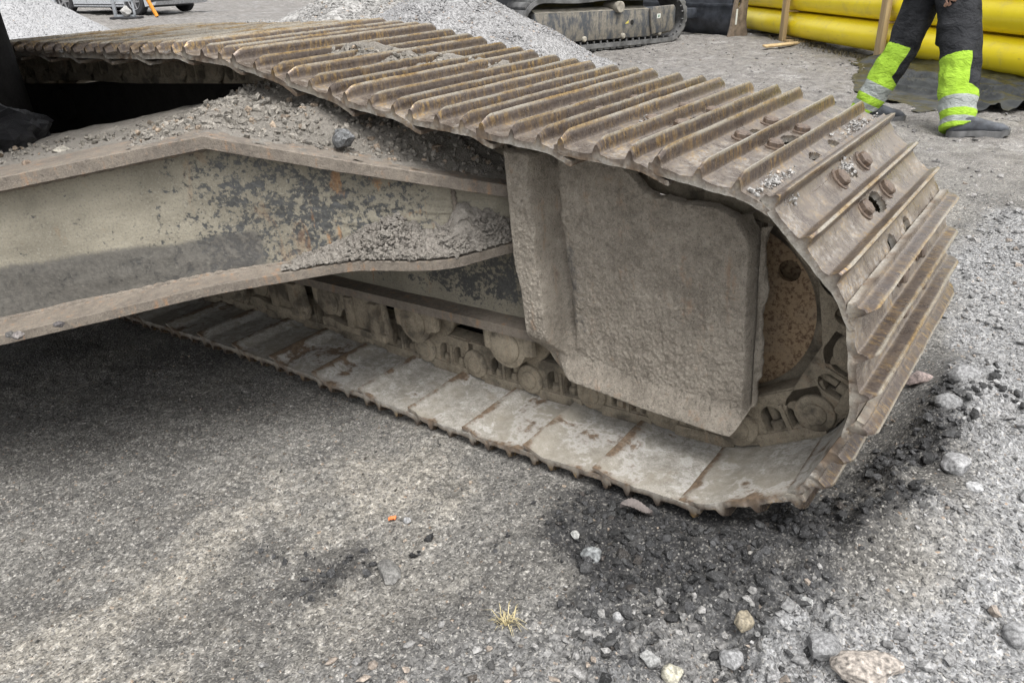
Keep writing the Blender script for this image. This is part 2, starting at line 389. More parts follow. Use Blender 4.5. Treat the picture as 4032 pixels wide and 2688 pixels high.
def ground_z(x, y, fine=True):
    x = np.asarray(x, float); y = np.asarray(y, float)
    pl = PQ[2]-(PN[0]*(x-PQ[0])+PN[1]*(y-PQ[1]))/PN[2]
    r = np.hypot(x-.2, y+.1); w = sstep(5.2, 1.9, r)
    z = pl*w
    z = z+.030*fbm(x*.5, y*.5, 0, 3, 5)*sstep(1.6, 4, r)+.012*fbm(x*2.2, y*2.2, 1, 3, 9)
    m = w2m(np.stack([x, y, z], -1)); u, v = m[..., 0], m[..., 1]
    foot = sstep(-.14, .02, v)*sstep(.90, .78, v)*sstep(1.12, 1.0, u)*sstep(-2.6, -2.3, u)
    z = z+.085*np.exp(-((u-1.42)/.20)**2)*sstep(-.10, .18, v)*sstep(1.15, .8, v)*sstep(1.2, 1.33, u)   # bank pushed up before the idler
    z = z+.025*np.exp(-((u-1.02)/.16)**2-((v+.05)/.10)**2)
    z = z+.02*np.exp(-((u-1.22)/.15)**2-((v+.02)/.09)**2)
    if fine:
        dk, gr, bo, pa = zones(x, y)
        far = sstep(2.4, 6, r)
        lump = np.maximum(fbm(x*16, y*16, 2, 4, 71), -.25)
        z = z+lump*(.003+.016*dk+.004*gr+.004*bo)*(1-foot)+dk*.020*np.maximum(fbm(x*7, y*7, 8, 3, 72), -.1)*(1-foot)
        z = z+fbm(x*55, y*55, 4, 3, 91)*(.0022+.0035*dk+.002*gr+.0015*bo)*(1-.5*foot)
        z = z+far*.028*np.abs(fbm(x*2.6, y*2.6, 6, 4, 13))+far*.010*fbm(x*12, y*12, 6, 4, 14)
    m = w2m(np.stack([x, y, z], -1))
    z = z-foot*np.maximum(m[..., 2]+.047, 0)
    return z
def build_ground():
    half, na, nb = R(47), 600, 70
    a = np.concatenate([np.linspace(-half, half, na), np.linspace(half, 2*math.pi-half, nb+2)[1:-1]])+R(128.843)
    r = [.25]
    while r[-1] < 400:
        rr = r[-1]; r.append(rr+max(.0045, rr*rr*.0022 if rr < 6 else rr*.0135))
    r = np.array(r); A, RR = np.meshgrid(a, r, indexing='ij')
    x = CAM[0]+RR*np.cos(A); y = CAM[1]+RR*np.sin(A)
    z = ground_z(x, y)
    V = np.stack([x, y, z], -1).reshape(-1, 3); F = grid_faces(len(a), len(r), wrap=True)
    # close the middle
    c = len(V); V = np.r_[V, [[CAM[0], CAM[1], float(z[:, 0].mean())]]]
    me = mesh_np('ground', V, F[:, ::-1]) if False else mesh_np('ground', V, F)
    dk, gr, bo, pa = zones(V[:, 0], V[:, 1])
    st = fbm(V[:, 0]*5.5, V[:, 1]*1.7, 0, 4, 301); bl = fbm(V[:, 0]*7, V[:, 1]*5, 2, 4, 302); attr(me, 'blot', sstep(-.05, .55, st*.7+bl*.6)); attr(me, 'streak', sstep(.0, .6, -st*.8+.3*bl))
    attr(me, 'dark', dk); attr(me, 'grav', np.maximum(gr, bo*.4)); attr(me, 'pale', pa)
    rr = np.hypot(V[:, 0]-.5, V[:, 1]); attr(me, 'far', sstep(2.2, 4.5, rr))
    smooth(me)
    n = NT('site_ground'); tc = n.n('ShaderNodeTexCoord').outputs['Object']; n._tc = tc
    f1, f2, f3, f4 = n.noise(1.6, 5), n.noise(9, 6, .65), n.noise(60, 6, .7), n.noise(260, 4, .7)
    wn = n.n('ShaderNodeTexNoise'); wn.inputs['Scale'].default_value = 90; n.t.links.new(tc, wn.inputs['Vector']); ws = n.n('ShaderNodeVectorMath'); ws.operation = 'MULTIPLY_ADD'; n.t.links.new(wn.outputs['Color'], ws.inputs[0]); ws.inputs[1].default_value = (.011, .011, .011); n.t.links.new(tc, ws.inputs[2]); wv = ws.outputs[0]
    chipc = n.voro(120, 'Color', vec=wv); chipd = n.voro(120, 'Distance', vec=wv); chip2 = n.voro(290, 'Color', vec=wv)
    sep = n.n('ShaderNodeSeparateColor'); n.t.links.new(chipc, sep.inputs[0]); sep2 = n.n('ShaderNodeSeparateColor'); n.t.links.new(chip2, sep2.inputs[0])
    base = n.mix(n.ramp(f3, .3, .7), (.09, .086, .079), (.175, .167, .152))
    pale = n.mix(n.ramp(f3, .3, .68), (.13, .12, .103), (.28, .26, .225))
    dark = n.mix(n.ramp(f3, .32, .72), (.009, .009, .010), (.045, .044, .043))
    grav = n.mix(n.ramp(f3, .3, .7), (.14, .14, .14), (.28, .28, .28))
    farc = n.mix(n.ramp(f2, .32, .66), (.085, .077, .07), (.19, .178, .165)); farc = n.mix(n.ramp(n.noise(3, 6, .7, dist=.5), .54, .66), farc, (.25, .24, .228))
    pal_m = n.math('ADD', n.math('MULTIPLY', n.attr('pale'), n.ramp(n.math('ADD', f2, n.math('MULTIPLY', n.attr('streak'), .35)), .38, .68)), n.math('MULTIPLY', n.attr('streak'), .35), True)
    c = n.mix(pal_m, base, pale)
    c = n.mix(n.math('MULTIPLY', n.attr('blot'), .75), c, n.mix(n.ramp(f3, .3, .7), (.05, .048, .045), (.095, .09, .082)))
    c = n.mix(n.attr('dark'), c, dark); c = n.mix(n.attr('grav'), c, grav); c = n.mix(n.attr('far'), c, farc)
    # embedded chips of stone: each cell its own tone
    tone = n.mix(sep.outputs[0], (.04, .04, .043), (.27, .26, .24)); tone = n.mix(n.ramp(sep.outputs[1], .88, .97), tone, (.24, .17, .115))
    c = n.mix(n.math('MULTIPLY', n.ramp(chipd, .42, .30), n.math('MULTIPLY', n.ramp(sep.outputs[2], .35, .6, .0, .75), n.math('SUBTRACT', 1.0, n.math('MULTIPLY', n.attr('dark'), .75)))), c, tone)
    c = n.mix(n.math('MULTIPLY', n.ramp(sep2.outputs[0], .80, .95, 0, .55), n.math('SUBTRACT', 1.0, n.math('MULTIPLY', n.attr('dark'), .4))), c, (.33, .315, .285)); c = n.mix(n.ramp(sep2.outputs[1], .85, .97, 0, .7), c, (.035, .035, .037))
    gm = n.math('ADD', .42, n.math('ADD', n.math('MULTIPLY', sep2.outputs[2], .75), n.math('MULTIPLY', n.math('MULTIPLY', sep.outputs[2], sep.outputs[0]), .9))); c = n.mix(1.0, c, n.math('MULTIPLY', gm, 1.0), 'MULTIPLY')
    wet = n.math('MULTIPLY', n.attr('far'), n.ramp(n.noise(1.1, 4), .5, .6))
    ro = n.math('SUBTRACT', .93, n.math('MULTIPLY', wet, .35))
    h = n.math('ADD', n.math('MULTIPLY', f3, .5), n.math('ADD', n.math('MULTIPLY', f4, .3), n.math('MULTIPLY', n.ramp(chipd, .5, .1), .5)))
    n.fin(c, ro, 0, n.bump(h, .8, .006))
    o = obj('ground', me, n.m); tag(o, kind='structure'); return o
build_ground()

# ------------------------------------------------------------------ stones
PHI = (1+5**.5)/2
ICO_V = np.array([(-1,PHI,0),(1,PHI,0),(-1,-PHI,0),(1,-PHI,0),(0,-1,PHI),(0,1,PHI),(0,-1,-PHI),(0,1,-PHI),(PHI,0,-1),(PHI,0,1),(-PHI,0,-1),(-PHI,0,1)])/math.hypot(1, PHI)
ICO_F = np.array([(0,11,5),(0,5,1),(0,1,7),(0,7,10),(0,10,11),(1,5,9),(5,11,4),(11,10,2),(10,7,6),(7,1,8),(3,9,4),(3,4,2),(3,2,6),(3,6,8),(3,8,9),(4,9,5),(2,4,11),(6,2,10),(8,6,7),(9,8,1)])
def ico(sub):
    V, F = [tuple(v) for v in ICO_V], [tuple(f) for f in ICO_F]
    for _ in range(sub):
        mid = {}; nf = []
        def mp(a, b):
            k = (min(a, b), max(a, b))
            if k not in mid:
                p = np.array(V[a])+np.array(V[b]); V.append(tuple(p/np.linalg.norm(p))); mid[k] = len(V)-1
            return mid[k]
        for a, b, c in F:
            x, y, z = mp(a, b), mp(b, c), mp(c, a); nf += [(a,x,z),(b,y,x),(c,z,y),(x,y,z)]
        F = nf
    return np.array(V), np.array(F)
def rand_rot(n):
    q = rng.normal(size=(n, 4)); q /= np.linalg.norm(q, axis=1)[:, None]; w, x, y, z = q.T
    return np.stack([1-2*(y*y+z*z), 2*(x*y-z*w), 2*(x*z+y*w), 2*(x*y+z*w), 1-2*(x*x+z*z), 2*(y*z-x*w), 2*(x*z-y*w), 2*(y*z+x*w), 1-2*(x*x+y*y)], 1).reshape(n, 3, 3)
def scatter_mesh(name, P, rad, cols, mat, flat=.7):
    n = len(P); nv = len(ICO_V)
    shp = np.stack([ICO_V*(1+.42*rng.uniform(-1, 1, (nv, 1))) for _ in range(24)])
    k = rng.integers(0, 24, n); ax = np.stack([rng.uniform(.75, 1.3, n), rng.uniform(.6, 1.0, n), rng.uniform(.5, .9, n)], 1)
    V = shp[k]*ax[:, None, :]; V = np.einsum('nij,nkj->nki', rand_rot(n), V); V[..., 2] *= flat
    V = V*rad[:, None, None]+P[:, None, :]
    F = (ICO_F[None]+(np.arange(n)*nv)[:, None, None]).reshape(-1, 3)
    me = mesh_np(name, V.reshape(-1, 3), F); smooth(me, False); attr(me, 'col', np.repeat(cols, nv, 0)); me.materials.append(mat); return me
def stone_cols(n, base, var=.35, warm=.06):
    t = rng.uniform(1-var, 1+var, (n, 1)); c = np.array(base)[None]*t
    k = rng.uniform(size=n) < warm; c[k] = c[k]*np.array([1.14, .98, .84]); return np.clip(c, .01, .8)
def ground_stones():
    P = []; rad = []; col = []
    def put(n, xy, rr, base, var=.4, warm=.06, sink=.25):
        z = ground_z(xy[:, 0], xy[:, 1]); P.append(np.c_[xy, z+rr*(.5-sink)]); rad.append(rr); col.append(stone_cols(len(xy), base, var, warm))
    # near field
    xy = np.stack([rng.uniform(-.9, 2.3, 90000), rng.uniform(-1.15, 2.9, 90000)], 1)
    d = np.hypot(xy[:, 0]-CAM[0], xy[:, 1]-CAM[1]); ang = np.arctan2(xy[:, 1]-CAM[1], xy[:, 0]-CAM[0])-R(128.843)
    ok = (np.abs(ang) < R(42)) & (d > .55); xy = xy[ok]
    m = w2m(np.c_[xy, np.zeros(len(xy))]); ok = ~((m[:, 1] > -.01) & (m[:, 1] < .77) & (m[:, 0] < 1.12)); xy = xy[ok]
    dk, gr, bo, pa = zones(xy[:, 0], xy[:, 1]); u = rng.uniform(size=len(xy))
    g = (u < gr*.85); s = xy[g]; rr = .0028+.006*rng.power(.35, len(s))**1.0*rng.uniform(.3, 1, len(s))**2; rr += (rng.uniform(size=len(s)) < .035)*rng.uniform(.004, .013, len(s))
    put(0, s, rr, (.275, .272, .268), .35, .04, .05)
    b = (~g) & (u < bo*.75); s = xy[b]; rr = .0024+.010*rng.uniform(size=len(s))**4.5; put(0, s, rr, (.2, .195, .188), .8, .12, .1)
    k = (~g) & (~b) & (u < dk*.92); s = xy[k]; rr = .0022+.0095*rng.uniform(size=len(s))**3.2; put(0, s, rr, (.036, .036, .037), .85, .04, .05)
    k2 = (~g) & (~b) & (~k) & (u < dk*.92+.34); s = xy[k2]; rr = .0013+.0042*rng.uniform(size=len(s))**5; put(0, s, rr, (.17, .162, .148), .85, .14, .25)
    cl = (dk > .55) & (rng.uniform(size=len(xy)) < .08); s = xy[cl]; rr = .005+.012*rng.uniform(size=len(s))**2; put(0, s, rr, (.04, .04, .04), .6, .02, .1)
    # middle and far field
    xy = np.stack([rng.uniform(-7, 4, 30000), rng.uniform(.9, 13, 30000)], 1); d = np.hypot(xy[:, 0]-CAM[0], xy[:, 1]-CAM[1])
    ang = np.arctan2(xy[:, 1]-CAM[1], xy[:, 0]-CAM[0])-R(128.843)
    ok = (np.abs(ang) < R(40)) & (d > 2.6) & (rng.uniform(size=len(xy)) < .2+.5*(fbm(xy[:, 0]*1.3, xy[:, 1]*1.3, 0, 3, 8) > .05)) & (xy[:, 0] > -1-.6*xy[:, 1])
    m = w2m(np.c_[xy, np.zeros(len(xy))]); ok &= ~((m[:, 1] < .8) & (m[:, 0] < 1.2))
    s = xy[ok]; rr = .004+.016*rng.uniform(size=len(s))**5; put(0, s, rr, (.235, .225, .215), .45, .06, .3)
    P_, r_, c_ = np.concatenate(P), np.concatenate(rad), np.concatenate(col)
    me = scatter_mesh('loose_gravel', P_, r_, c_, M_STONE)
    tag(obj('loose_gravel', me), 'loose grey and dark stone chips scattered over the dirt', 'gravel', kind='stuff')
ground_stones()
ICO3 = ico(3)
def rock_mesh(name, r, dims, seed, base, speck=0., angular=.5):
    V, F = ICO3; V = V.copy(); rs = np.random.default_rng(seed)
    for _ in range(int(9*angular)+4):                       # knock flat facets off the lump
        n = rs.normal(size=3); n /= np.linalg.norm(n); d = rs.uniform(.62, .9); t = V@n; V -= np.maximum(t-d, 0)[:, None]*n
    V = V*(1+.10*fbm(V[:, 0]*1.7, V[:, 1]*1.7, V[:, 2]*1.7, 4, seed)[:, None])
    nz = fbm(V[:, 0]*9, V[:, 1]*9, V[:, 2]*9, 3, seed+3); V = V*(1+.02*nz[:, None])
    V = V*np.array(dims)*r; me = mesh_np(name, V, F)
    t = 1+.25*fbm(V[:, 0]/r*2.5, V[:, 1]/r*2.5, V[:, 2]/r*2.5, 4, seed+5)
    c = np.array(base)[None]*t[:, None]
    if speck:
        k = rs.uniform(size=len(V)); c = np.where((k < speck)[:, None], c*.35, c); c = np.where((k > 1-speck)[:, None], np.minimum(c*1.5, .75), c)
    attr(me, 'col', np.maximum(c, .01)); smooth(me); me.set_sharp_from_angle(angle=R(28)); me.materials.append(M_STONE); return me
def rock(name, x, y, r, dims, seed, base, label, cat='stone', rz=0, speck=0., ang=.5, group=None, sink=.3):
    o = obj(name, rock_mesh(name, r, dims, seed, base, speck, ang))
    o.location = (x, y, float(ground_z(np.array([x]), np.array([y]), False)[0])+r*dims[2]*(1-sink*1.3)); o.rotation_euler = (0, 0, rz)
    return tag(o, label, cat, group)
rock('granite_stone', 1.405, -.20, .044, (1.25, .85, .55), 3, (.36, .32, .28), 'large pinkish speckled granite stone at the bottom edge', rz=.6, speck=.14)
rock('stone', 1.335, -.205, .031, (1, 1, .8), 5, (.22, .22, .22), 'rough grey stone touching the left of the large granite stone', rz=1.2)
rock('stone', 1.21, -.22, .023, (.75, 1, 1), 8, (.30, .26, .19), 'tan upright wedge stone under the dark clod ridge', ang=1)
rock('stone', 1.283, -.118, .014, (1, .9, .9), 11, (.42, .42, .41), 'small light grey stone in the black soil below the shoe tip', ang=.2)
rock('stone', 1.155, -.375, .018, (1, 1, .8), 14, (.42, .40, .32), 'cream coloured angular stone at the bottom edge', ang=1)
rock('stone_block', .572, -.462, .034, (1.2, .72, .5), 17, (.17, .165, .155), 'flat grey block half buried in the dirt beside a dark patch', rz=-.5, ang=.9, sink=.55)
rock('stone', .892, -.212, .021, (1, .9, .8), 21, (.24, .25, .25), 'grey angular stone right of centre in the black soil', ang=.9)
rock('stone', .83, -.175, .012, (1, .8, .7), 23, (.40, .40, .38), 'small pale stone on the dirt below the brown leaf')
rock('stone', 1.41, .345, .028, (1.1, 1, .75), 26, (.33, .33, .33), 'smooth round grey pebble alone on the light gravel', ang=.1)
rock('stone', 1.45, .29, .014, (1.2, .8, .8), 28, (.5, .5, .5), 'small white stone just below the smooth round pebble', ang=.3)
rock('stone', 1.245, .80, .036, (1.15, .7, .6), 31, (.30, .24, .22), 'pinkish red streaked stone on the gravel right of the track', rz=.9, ang=.9)
rock('stone', 1.345, .745, .034, (1.1, .9, .75), 33, (.27, .27, .27), 'upper of two grey stones on the gravel beside the dark soil', ang=.7)
rock('stone', 1.345, .60, .03, (1.1, .9, .75), 34, (.25, .25, .25), 'lower of two grey stones on the gravel beside the dark soil', ang=.7)
rock('stone', 1.22, -.295, .021, (.9, 1, .8), 37, (.30, .30, .30), 'pale grey chipped stone between the tan wedge and the bottom edge', ang=.9)
rock('stone', 1.11, -.37, .019, (1.2, .8, .7), 39, (.36, .36, .35), 'light grey angular stone left of the cream stone', ang=.9)
rock('stone', 1.585, .0, .026, (1.1, .9, .8), 41, (.29, .29, .29), 'rounded grey stone cut by the right edge', ang=.3)
rock('stone', 1.02, -.32, .011, (1, 1, .8), 43, (.38, .38, .38), 'small round white stone just above the light gravel', ang=.3)
rock('stone', .486, -.325, .009, (1, 1, .8), 45, (.36, .36, .36), 'small pale stone next to the orange plastic bit', ang=.4)

# ================================================================== big excavator (machine frame: u along the track, v across, z up)
EX = empty('excavator')
T4 = Matrix.Identity(4); tt = P0W-RM@P0
for i in range(3):
    for j in range(3): T4[i][j] = RM[i, j]
    T4[i][3] = tt[i]
EX.matrix_world = T4
tag(EX, 'big muddy crawler excavator undercarriage with rusty steel track filling the picture', 'excavator')
PW, PP = .76, .2
def shoe_mesh(seed):
    rs = np.random.default_rng(seed)
    g = [.003, .081, .151]; H = [.029, .028, .029]
    s = np.unique(np.concatenate([np.linspace(-.012, .232, 50)]+[gi+np.array([-.024,-.019,-.0155,-.013,-.0115,-.010,-.0085,-.006,0,.006,.0085,.010,.0115,.013,.0155,.019,.024]) for gi in g]))
    s = s[(s >= -.012) & (s <= .2321)]
    e = [0, .003, .009, .018, .03, .05]
    v = np.array(sorted(e+[PW-x for x in e]+[.12, .19, .25, .51, .57, .64]+list(np.linspace(.29, .47, 31))))
    S, Vv = np.meshgrid(s, v, indexing='ij')
    ed = np.minimum(Vv, PW-Vv); mul = .60+.40*sstep(0, .032, ed)**.6
    h = np.zeros_like(S); crest = np.zeros_like(S)
    for gi, Hi in zip(g, H):
        dd = np.abs(S-gi); b = .82*np.exp(-(dd/.0068)**4)+.18*np.exp(-(dd/.017)**2); wob = 1+.015*vnoise(Vv*9, gi*50+seed, 0, seed)+.012*vnoise(Vv*50, gi*50, 1, seed)
        h = np.maximum(h, (Hi+.003)*b*mul*wob); crest = np.maximum(crest, b*mul)
    fil = .0045*np.exp(-((S-g[1])/.017)**2)+.0045*np.exp(-((S-g[2])/.017)**2)+.0045*np.exp(-((S-g[0])/.017)**2)
    thick = .013-.004*sstep(.19, .23, S)
    bend = -.016*sstep(.160, .232, S)**1.3+.004*sstep(.01, -.012, S)
    worn = .0007*fbm(S*60, Vv*60, 0, 3, seed)
    top = thick+h+bend+worn; bot = bend+.0006*fbm(S*40, Vv*40, 5, 3, seed+1)
    Xj = S.copy(); Yj = Vv.copy()
    endj = .0018*vnoise(S*38, 0, seed, 3)+.0012*vnoise(S*120, 0, seed, 4)
    Yj = Yj+endj*(Vv < .004)-endj*(Vv > PW-.004); Xj = Xj+.002*vnoise(Vv*30, seed, 0, 7)*(S > .225)
    n, m = S.shape
    V = np.r_[np.stack([Xj, Yj, top], -1).reshape(-1, 3), np.stack([Xj, Yj, bot], -1).reshape(-1, 3)]; N = n*m
    mid = lambda a: (a[:-1]+a[1:])/2
    sc, vc = np.meshgrid(mid(s), mid(v), indexing='ij')
    hole = (((np.abs(vc-.32)/.026)**2+(np.maximum(.192-sc, 0)/.022)**2 < 1) | ((np.abs(vc-.441)/.026)**2+(np.maximum(.192-sc, 0)/.022)**2 < 1)) & (sc > .16)
    hole |= ((vc-.38)/.040)**2+((sc-.115)/.021)**2 < 1
    hole |= ((vc-.38)/.020)**2+((sc-.042)/.014)**2 < 1
    keep = ~hole; F = []
    for i in range(n-1):
        for j in range(m-1):
            if not keep[i, j]: continue
            a, b, c, d = i*m+j, (i+1)*m+j, (i+1)*m+j+1, i*m+j+1
            F.append((a, b, c, d)); F.append((a+N, d+N, c+N, b+N))
            if i == 0 or not keep[i-1, j]: F.append((a, d, d+N, a+N))
            if i == n-2 or not keep[i+1, j]: F.append((c, b, b+N, c+N))
            if j == 0 or not keep[i, j-1]: F.append((b, a, a+N, b+N))
            if j == m-2 or not keep[i, j+1]: F.append((d, c, c+N, d+N))
    me = mesh_np('track_shoe', V, np.array(F))
    attr(me, 'crest', np.r_[crest.ravel(), np.zeros(N)]); attr(me, 'inner', np.r_[np.zeros(N), np.ones(N)])
    egd = np.maximum(sstep(.030, .004, S)*.55, np.maximum(sstep(.200, .228, S)+.0*S, sstep(.025, .0, Vv)*.6)); attr(me, 'edge', np.r_[egd.ravel(), egd.ravel()])
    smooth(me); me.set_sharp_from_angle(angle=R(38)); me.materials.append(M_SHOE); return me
SHOES = [shoe_mesh(k) for k in (1, 2, 3, 4)]
def bolt_mesh():
    b = MB(); b.lathe([(0, .0215), (.003, .0215), (.0035, .018)], 20, axis='z', cap=True)
    b.lathe([(.003, .0165), (.0115, .0165), (.015, .013), (.0165, .006)], 6, axis='z'); return b.mesh('bolt', M_BOLT, auto=R(30))
BOLT = bolt_mesh()
def link_mesh(side):
    """one chain link: outer face towards the shoe's near end (side=1) or mirrored (side=-1); z runs inwards as negative"""
    b = MB(); arc = lambda c, r, a0, a1, n: [(c[0]+r*math.cos(R(a0+(a1-a0)*k/n)), c[1]+r*math.sin(R(a0+(a1-a0)*k/n))) for k in range(n+1)]
    # side plate with two arched windows, x along pitch, z inwards (flipped below)
    outer = [(-.012, .072), (-.012, .112), (.19, .116), (.205, .112)]+arc((.178, .052), .047, 55, -100, 12)+[(.14, .000), (.025, .000), (.012, .03)]
    win = lambda x: [(x-.0215, .030), (x+.0215, .030)]+[(x+.0215*math.cos(t), .062+.026*math.sin(t)) for t in np.linspace(0, math.pi, 9)]
    b.poly(outer, .238, .286, [win(.046), win(.101)])
    b.box((-.02, .244, .098), (.212, .296, .1165)); b.box((.008, .232, -.0), (.148, .30, .028))
    b.box((.069, .232, .026), (.078, .262, .088))
    b.lathe([(.228, .036), (.2305, .042), (.244, .0435), (.286, .0435)], 28, (.178, 0, .052)); b.lathe([(.224, .016), (.224, .024), (.2285, .026), (.235, .026)], 24, (.178, 0, .052))
    b.lathe([(.262, .045), (.325, .045)], 24, (.0, 0, .052))
    for x in (.046, .101):
        b.lathe([(.026, .016), (.044, .016), (.048, .012)], 6, (x, .256, 0), axis='z'); b.lathe([(.05, .009), (.098, .009)], 8, (x, .258, 0), axis='z')
    b.v = [(x, y if side > 0 else PW-y, -z) for x, y, z in b.v]
    return b.mesh('track_link', M_LINK, bevel=.0022)
LINKS = [link_mesh(1), link_mesh(-1)]
BUSH = MB().lathe([(.28, .030), (.48, .030)], 20, (.0, 0, -.052)).mesh('bushing', M_LINK, auto=R(40))
joints = [(-2.46,.75),(-2.29,.855),(-2.10,.905),(-1.90,.925),(-1.70,.928),(-1.501,.925),(-1.290,.917),(-1.092,.909),(-.893,.903),(-.690,.899),(-.477,.896),(-.265,.872),(-.063,.826),(.128,.783),(.325,.749),(.519,.726),(.708,.703),(.905,.681),(1.102,.640),(1.246,.482),(1.275,.28),(1.194,.103),(.995,0.),(.785,-.004),(.588,-.006),(.397,-.012),(.205,-.010),(.012,-.002),(-.187,.002),(-.386,.010),(-.585,.010),(-.785,.008),(-.985,.005),(-1.185,.0),(-1.385,.0),(-1.585,.0),(-1.785,.002),(-1.98,.01),(-2.17,.05),(-2.34,.15),(-2.47,.30),(-2.52,.49),(-2.53,.64)]
Z0 = .014
for k in range(len(joints)):
    a = np.array(joints[k]); b_ = np.array(joints[(k+1) % len(joints)]); d = b_-a; L = np.linalg.norm(d); d /= L
    out = np.array([-d[1], d[0]])
    Mx = Matrix(((d[0], 0, out[0], a[0]), (0, 1, 0, 0), (d[1], 0, out[1], a[1]), (0, 0, 0, 1))) @ Matrix.Diagonal((L/PP, 1, 1, 1))
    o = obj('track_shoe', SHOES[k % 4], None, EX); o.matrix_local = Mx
    vis_top = 4 <= k <= 21; vis = 4 <= k <= 33
    if vis_top:
        for s_, v_ in ((.040, .300), (.040, .460), (.108, .300), (.108, .460)):
            q = obj('bolt', BOLT, None, o); q.matrix_local = Matrix.Translation((s_, v_, .0135)) @ Matrix.Rotation(rng.uniform(0, 6), 4, 'Z')
    if vis or True:
        for lm in LINKS:
            q = obj('track_link', lm, None, EX); q.matrix_local = Mx
        q = obj('bushing', BUSH, None, EX); q.matrix_local = Mx

# --- idler wheel
def idler():
    c = (.918, .38, .314); b = MB(); pr = [(-.060, .200), (-.066, .208), (-.060, .232), (-.030, .236), (-.022, .262), (.022, .262), (.030, .236), (.060, .232), (.066, .216), (.062, .205), (.045, .200), (-.045, .200), (-.062, .205)]
    b.lathe(pr, 72, c, cap=False); rim = b.build('idler_rim', M_LINK, EX, auto=R(30))
    circ = lambda x, y, r, n: [(x+r*math.cos(2*math.pi*k/n), y+r*math.sin(2*math.pi*k/n)) for k in range(n)]
    w = MB(); hs_ = []
    for k in range(3):
        a = math.atan2(.104, .143)+k*2*math.pi/3; hs_.append(circ(c[0]+.166*math.cos(a), c[2]+.166*math.sin(a), .024, 18))
    w.poly(circ(c[0], c[2], .207, 64), .328, .340, hs_); w.poly(circ(c[0], c[2], .207, 64), .395, .409)
    w.lathe([(-.07, .05), (-.075, .062), (-.02, .075), (.02, .075)], 32, c)
    w.build('idler_disc', M_IDLER, EX, auto=R(30))
idler()
# --- track frame between the two rails, with rusty ledge, rollers and guide plates
b = MB()
def grid_patch(name, mat, parent, P, attrs=None, sm=True, wrap=False):
    nu, nv = P.shape[:2]; me = mesh_np(name, P.reshape(-1, 3), grid_faces(nu, nv, wrap)); me.materials.append(mat)
    for k, a in (attrs or {}).items(): attr(me, k, np.asarray(a).reshape(-1) if np.asarray(a).ndim == 2 else np.asarray(a).reshape(-1, np.asarray(a).shape[-1]))
    smooth(me, sm)
    return obj(name, me, None, parent)
fu, fz = np.meshgrid(np.linspace(-1.9, .62, 180), np.linspace(.225, .60, 40), indexing='ij')
fv = .225+.003*fbm(fu*8, fz*8, 0, 3, 3)
o = grid_patch('track_frame_panel', M_PAINT, EX, np.stack([fu, fv, fz], -1), dict(dirt=.30-.16*sstep(-.05, .2, fu)+.35*sstep(.29, .22, fz)+.35*sstep(-.0, -.6, fu)+.35*sstep(.36, .5, fz), band=np.zeros_like(fu), rust=.9*sstep(-.5, -.3, fu)*sstep(.3, .0, fu)+.35*sstep(.2, .4, fu)))
MB().box((-2.1, .232, .20), (.62, .53, .60)).build('track_frame', M_MUD, EX)
MB().box((-2.0, .335, .016), (.86, .425, .098)).build('rail_gap_blocker', M_BLACK2, EX)  # added box that blocks light; black stands for shade behind the link windows
b = MB(); n_ = 60; us = np.linspace(-1.9, .50, n_)
for i in range(n_-1):
    a0, a1 = us[i], us[i+1]
    z0 = .205-.010*(a0+.4) if True else 0; z1 = .205-.010*(a1+.4)
    b.add([(a0,.165,z0),(a1,.165,z1),(a1,.165,z1+.026),(a0,.165,z0+.026),(a0,.24,z0),(a1,.24,z1),(a1,.24,z1+.026),(a0,.24,z0+.026)], [(0,1,2,3),(3,2,6,7),(0,4,5,1)]+([(0,3,7,4)] if i == 0 else [])+([(1,5,6,2)] if i == n_-2 else []))
b.build('frame_ledge', M_RUSTY, EX)
def dshape(w, h, r, zt):
    pts = [(-w, zt), (-w, zt-h+r)]+[(r*1.0*math.cos(t), zt-h+r+0+r*math.sin(t)) for t in np.linspace(math.pi*1.12, math.pi*1.88, 12)]+[(w, zt-h+r), (w, zt)]
    return pts
for ru in (.385, .055, -.31, -.66, -1.02, -1.38):
    zt = .204-.010*(ru+.4)
    b = MB(); pts = [(ru+x, z) for x, z in dshape(.075, .105, .058, zt)]; b.poly(pts[::-1], .185, .215)
    b.lathe([(.178, .040), (.181, .046), (.186, .046)], 28, (ru-.005, 0, zt-.045))
    for dx in (-.062, .066): b.lathe([(zt-.062, .013), (zt-.058, .018), (zt-.03, .018), (zt, .016)], 10, (ru+dx, .198, 0), axis='z')
    b.build('roller_bracket', M_LINK, EX, auto=R(35))
    MB().lathe([(.236, .05), (.237, .086), (.245, .088), (.252, .076), (.36, .076), (.53, .078), (.54, .096)], 36, (ru+.02, 0, zt-.022)).build('track_roller', M_LINK, EX, auto=R(35))
for gu in (-.13, -.50, -.85):
    zt = .205-.010*(gu+.4); b = MB()
    b.poly([(gu-.10, zt), (gu-.085, zt-.09), (gu-.06, zt-.118), (gu+.075, zt-.124), (gu+.085, zt-.10), (gu+.07, zt)][::-1], .172, .192)
    b.poly([(gu-.1, zt-.10), (gu-.16, zt-.085), (gu-.2, zt-.09), (gu-.2, zt-.118), (gu+.08, zt-.126), (gu+.08, zt-.10)][::-1], .16, .19)
    b.box((gu+.028, .152, zt-.115), (gu+.068, .18, zt-.002)); b.box((gu-.08, .158, zt-.10), (gu-.05, .18, zt-.002)); b.build('chain_guide', M_LINK, EX, bevel=.004)
